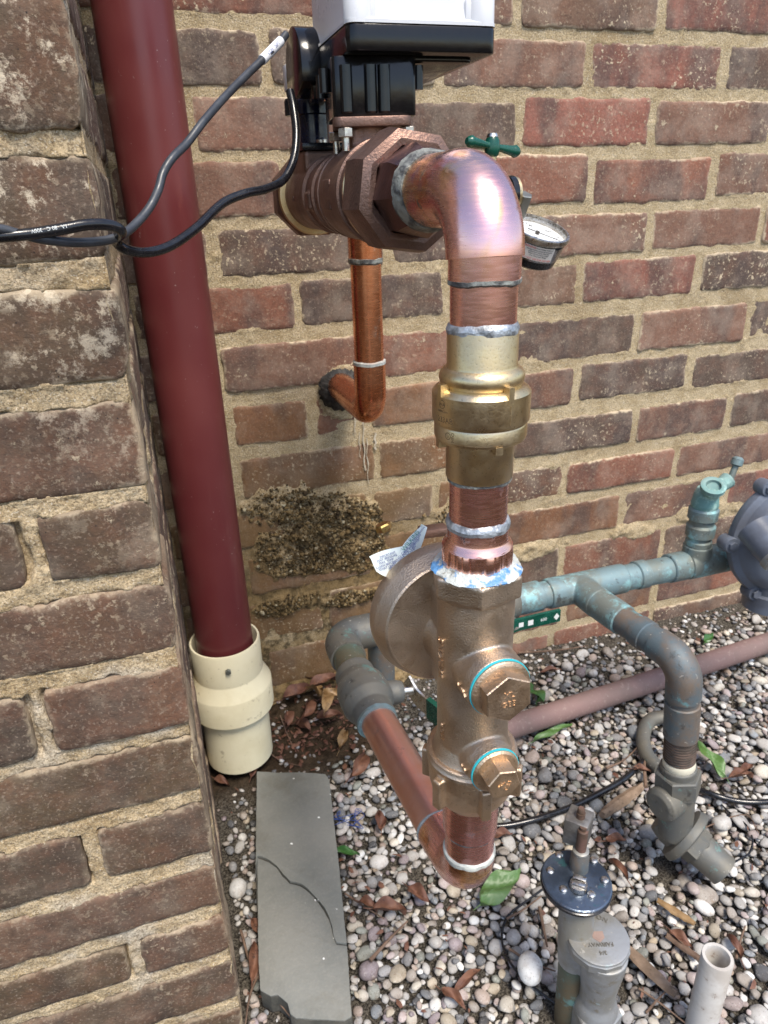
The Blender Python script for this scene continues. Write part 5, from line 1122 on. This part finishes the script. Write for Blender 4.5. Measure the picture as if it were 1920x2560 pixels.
LV = [
 (1082, 1915, .070, .034, 20, 'leaf_green', 'broad fresh green leaf under the bottom copper elbow', .010, .1, .10, (0, 0)),
 (1155, 1497, .058, .036, 60, 'leaf_dark', 'dark green leaf standing right of the bronze hexagon cap', .016, .1, .1, (30, 20)),
 (1195, 1582, .075, .014, 8, 'leaf_green', 'narrow bright green leaf under the purple brown pipe', .006, .1, .2, (0, 0)),
 (1532, 1640, .060, .026, 100, 'leaf_green', 'yellow green leaf just right of the thread taped pipe', .010, .2, .2, (10, -20)),
 (1532, 1378, .038, .016, 30, 'leaf_dark', 'small green leaf in gravel above the purple brown pipe', .004, .1, .2, (0, 0)),
 (748, 1842, .036, .012, -30, 'leaf_dark', 'small dark green leaf at the right edge of the slab', .006, .1, .3, (0, 0)),
 (520, 1640, .034, .016, 70, 'leaf_dark', 'dark green shrivelled leaf below the cream drain adapter', .006, .3, .4, (20, 0)),
 (690, 1520, .075, .022, 75, 'leaf_tan', 'yellow tan curled leaf arching beside the drain adapter', .014, .8, .3, (40, 20)),
 (740, 1478, .046, .018, 35, 'leaf_brown', 'brown leaf pressed against the wall just left of the grey elbow', .012, .5, .6, (30, 10)),
 (676, 1500, .048, .017, 110, 'leaf_tan', 'pale tan leaf in the middle of the litter pile', .018, .6, .5, (30, 20)),
 (712, 1550, .042, .016, -10, 'leaf_brown', 'brown leaf lowest on the litter pile', .010, .6, .6, (20, 0)),
 (632, 1468, .040, .016, 5, 'leaf_brown', 'brown leaf at the wall base nearest the downpipe', .012, .5, .6, (20, 10)),
 (650, 1575, .038, .015, 130, 'leaf_brown', 'brown leaf on dark soil between adapter and slab', .008, .5, .7, (30, 0)),
 (740, 1600, .040, .016, 60, 'leaf_tan', 'tan leaf on bare soil below the grey elbow', .008, .5, .5, (10, 0)),
 (655, 1535, .050, .020, 60, 'leaf_brown', 'red brown leaf folded upright behind the drain adapter', .012, .5, .7, (50, 10)),
 (640, 1500, .055, .022, 20, 'leaf_brown', 'red brown leaf on the dark pile below the crumbling wall', .016, .5, .5, (20, 10)),
 (700, 1478, .055, .020, 10, 'leaf_brown', 'brown leaf lying highest on the litter pile by the wall', .014, .6, .5, (10, 0)),
 (720, 1505, .045, .018, -30, 'leaf_tan', 'tan leaf between the litter pile and the grey elbow', .012, .5, .5, (20, 0)),
 (665, 1470, .040, .018, 150, 'leaf_brown', 'dark brown leaf tucked against the wall base', .012, .5, .6, (0, 20)),
 (618, 1555, .040, .016, 80, 'leaf_brown', 'brown leaf touching the side of the drain adapter', .010, .4, .6, (30, 0)),
 (770, 1655, .052, .022, 50, 'leaf_brown', 'orange brown leaf standing left of the level copper tube', .010, .4, .6, (40, 0)),
 (820, 1775, .040, .022, 80, 'leaf_brown', 'dark red leaf between pebbles beside the level copper tube', .006, .3, .4, (10, 0)),
 (548, 1660, .036, .016, 70, 'leaf_brown', 'orange brown leaf above the top left corner of the slab', .008, .4, .4, (10, 0)),
 (480, 1690, .030, .012, -50, 'leaf_brown', 'small brown leaf against the pier left of the slab', .006, .4, .4, (10, 0)),
 (568, 2010, .040, .014, -60, 'leaf_brown', 'brown leaf squeezed between pier and slab', .002, .4, .5, (20, 0)),
 (545, 2080, .045, .014, 80, 'leaf_brown', 'dark brown leaf at the foot of the pier by the broken corner', .004, .4, .5, (20, 0)),
 (840, 1970, .052, .022, -20, 'leaf_brown', 'red brown curled leaf right of the slab split', .008, .6, .6, (0, 10)),
 (795, 1960, .034, .016, -50, 'leaf_brown', 'dark brown hooked leaf touching the slab edge', .006, .8, .6, (0, 0)),
 (905, 1935, .045, .022, -60, 'leaf_brown', 'brown leaf just left below the bottom copper elbow', .006, .4, .5, (10, 0)),
 (1085, 1805, .036, .018, -10, 'leaf_brown', 'reddish leaf under the drip hose right of the copper elbow', .003, .3, .4, (0, 0)),
 (1240, 1800, .032, .012, 120, 'leaf_brown', 'small red leaf behind the solenoid block', .004, .4, .5, (0, 0)),
 (1335, 1880, .042, .012, 100, 'leaf_brown', 'rust coloured curled leaf right of the screwed disc', .006, .5, .9, (0, 0)),
 (1330, 1815, .034, .018, -20, 'leaf_brown', 'dull pink brown leaf above the screwed disc', .004, .3, .3, (0, 0)),
 (1470, 2030, .038, .018, -70, 'leaf_brown', 'flat reddish leaf in the gravel right of the round cap', .004, .2, .3, (0, 0)),
 (1585, 2045, .036, .014, 80, 'leaf_brown', 'brown leaf standing near the white pipe stub', .004, .4, .5, (10, 0)),
 (1600, 1680, .046, .016, -15, 'leaf_brown', 'crumpled brown leaf right of the ground valve', .006, .5, .7, (0, 0)),
 (1610, 1665, .040, .014, 10, 'leaf_brown', 'crumpled brown leaf lying highest of the two right of the ground valve', .010, .6, .7, (10, 0)),
 (1385, 1665, .034, .014, -30, 'leaf_brown', 'brown leaf left of the ground valve', .006, .4, .5, (0, 0)),
 (1190, 1450, .050, .014, -10, 'leaf_brown', 'orange brown leaf in shade behind the bronze cap', .006, .3, .4, (0, 0)),
 (1250, 2190, .030, .014, 10, 'leaf_brown', 'small brown leaf at the foot of the antisiphon valve', .004, .3, .4, (0, 0)),
 (1010, 2120, .050, .014, 20, 'leaf_brown', 'dark wet brown leaf near the lower edge in the middle', .003, .3, .5, (0, 0)),
 (980, 2160, .040, .016, -60, 'leaf_brown', 'brown leaf at the lower edge right of the slab', .003, .5, .5, (0, 0)),
]
for x, y, L, W, a_, mt, lb, dz, cu, fo, ti in LV: put_leaf(x, y, L, W, a_, mt, lb, dz, cu, fo, ti)['group'] = 'green leaves on the gravel' if 'green' in mt or 'dark' in mt else 'dry leaves on the gravel'
TW = [
 ([(605, 1545), (618, 1580), (632, 1612)], .0011, 'thin pale twig leaning by the drain adapter'),
 ([(520, 2010), (545, 2090), (590, 2150), (640, 2212)], .0016, 'long thin dark twig crossing the broken slab corner'),
 ([(560, 2100), (540, 2150), (530, 2212)], .0016, 'dark twig at the foot of the pier'),
 ([(800, 2075), (840, 2030), (880, 1990)], .0022, 'straight brown twig right of the slab'),
 ([(745, 1930), (790, 1960), (830, 1985)], .0012, 'thin brown stem touching the slab edge'),
 ([(1095, 1985), (1130, 1965), (1170, 1935)], .0016, 'brown twig left of the screwed disc'),
 ([(1165, 1960), (1175, 2010), (1182, 2045)], .0022, 'reddish twig hanging beside the antisiphon post'),
 ([(1100, 2050), (1150, 2080), (1200, 2098)], .0016, 'brown twig crossing the black wire'),
 ([(1380, 2135), (1430, 2170), (1480, 2210)], .0013, 'thin twig right of the hexagon base'),
 ([(1395, 2188), (1420, 2160), (1440, 2140)], .0014, 'short reddish twig right of the hexagon base'),
 ([(1395, 1700), (1392, 1650), (1400, 1620)], .0030, 'upright pale stick left of the ground valve'),
 ([(1310, 1660), (1350, 1640), (1390, 1600)], .0016, 'thin stem under the grey root'),
 ([(1120, 1410), (1200, 1405), (1270, 1395)], .0020, 'dark twig lying below the green lever'),
 ([(1395, 1340), (1420, 1380), (1440, 1400)], .0014, 'thin twig above the purple brown pipe'),
 ([(1590, 2070), (1600, 2030), (1610, 2000)], .0016, 'thin twig above the white pipe stub'),
 ([(1450, 1820), (1600, 1760), (1640, 1800)], .0010, 'fine stem beside the fallen outlet') ,
 ([(560, 1600), (600, 1640), (650, 1655)], .0012, 'fine twig above the slab'),
]
for pts, r, lb in TW: ground_line('twig', pts, r, M['twig'], lb, 'twig', 8, .003, .12, 'twigs on the gravel', .5)
def chip(x0_, y0_, x1_, y1_, w_, h_, label, dz=.004, mat='wood'):
    a_, b_ = on(x0_, y0_, dz), on(x1_, y1_, dz); b_.z = a_.z = max(a_.z, b_.z); L = (b_-a_).length; n_ = 9; V = []; F = []
    d_ = (b_-a_).normalized(); s_ = Vector((-d_.y, d_.x, 0))
    for i in range(n_+1):
        u = i/n_; ww = w_*(.35+.65*math.sin(math.pi*min(1, max(0, .12+.76*u))))*random.uniform(.85, 1.1)
        for k_ in range(8):
            an = 2*math.pi*k_/8; V.append(a_+d_*(u*L+random.uniform(-.001, .001))+s_*(ww*math.cos(an)*random.uniform(.9, 1.1))+Vector((0, 0, h_*math.sin(an)*random.uniform(.8, 1.15))))
    for i in range(n_):
        for k_ in range(8): a = i*8+k_; b = i*8+(k_+1) % 8; F.append((a, b, b+8, a+8))
    F.append(tuple(range(7, -1, -1))); F.append(tuple(range(n_*8, n_*8+8)))
    return mk('wood_chip', (V, F), M[mat], label=label, cat='wood chip', ang=30)
chip(1300, 1760, 1385, 1700, .0085, .007, 'thick round bark piece below the grey root', .006)
chip(1340, 2035, 1460, 2150, .0075, .003, 'long splintered bark piece right of the round cap', .006)
chip(1420, 1945, 1500, 1995, .0055, .0025, 'pale splintered wood piece left of the two pink pebbles', .005, 'leaf_tan')
chip(1440, 2020, 1510, 2070, .0050, .003, 'dark bark strip in the middle of the right gravel', .004, 'twig')
# ---- blue tangled string
P = []
for k_ in range(26): a = k_*1.1; P.append((750+28*math.sin(a*.55)+14*math.sin(a*1.7), 1768+14*math.cos(a*.8)+8*math.sin(a*1.3)))
ground_line('string', P, .0004, simple('blue_string', (.02, .06, .25), 0, .6, None, 50, None), 'tangle of blue string right of the slab', 'string', 6, .003)

V = []; F = []; n0 = 0
for i in range(620):
    x, y = (rng.uniform(-.01, 1.2), rng.uniform(-.70, -.02)) if i < 330 else (.13+rng.normal()*.07, -.075+rng.normal()*.04)
    if not (-.01 < x < 1.2 and -.72 < y < -.004): continue
    ix = int((x-HX0)/RES); iy = int((y-HY0)/RES)
    if blocked[iy, ix]: continue
    L = rng.uniform(.004, .015); W = L*rng.uniform(.12, .6); g = [(-L/2, -W*.3, 0), (-L*.1, -W/2, L*.1), (L/2, 0, 0), (L*.1, W/2, L*.12), (-L*.4, W*.35, L*.03)]
    z = gz(x, y); Mx = Matrix.Translation((x, y, z+.0012)) @ Matrix.Rotation(rng.uniform(0, 6.3), 4, 'Z') @ Matrix.Rotation(rng.normal()*.35, 4, 'X')
    V += [tuple(Mx @ Vector(q)) for q in g]; F += [(n0, n0+1, n0+4), (n0+1, n0+3, n0+4), (n0+1, n0+2, n0+3)]; n0 += 5
mk('leaf_litter', (V, F), M['leaf_brown'], smooth=False, kind='stuff', label='small dry leaf fragments scattered over the gravel', cat='leaf litter')

for o in list(scn.objects):
    if o.type == 'MESH' and (o.name.startswith('lettering') or o.name.startswith('small_print') or o.name.startswith('markings') or o.name.endswith('_print')): o['kind'] = 'stuff'
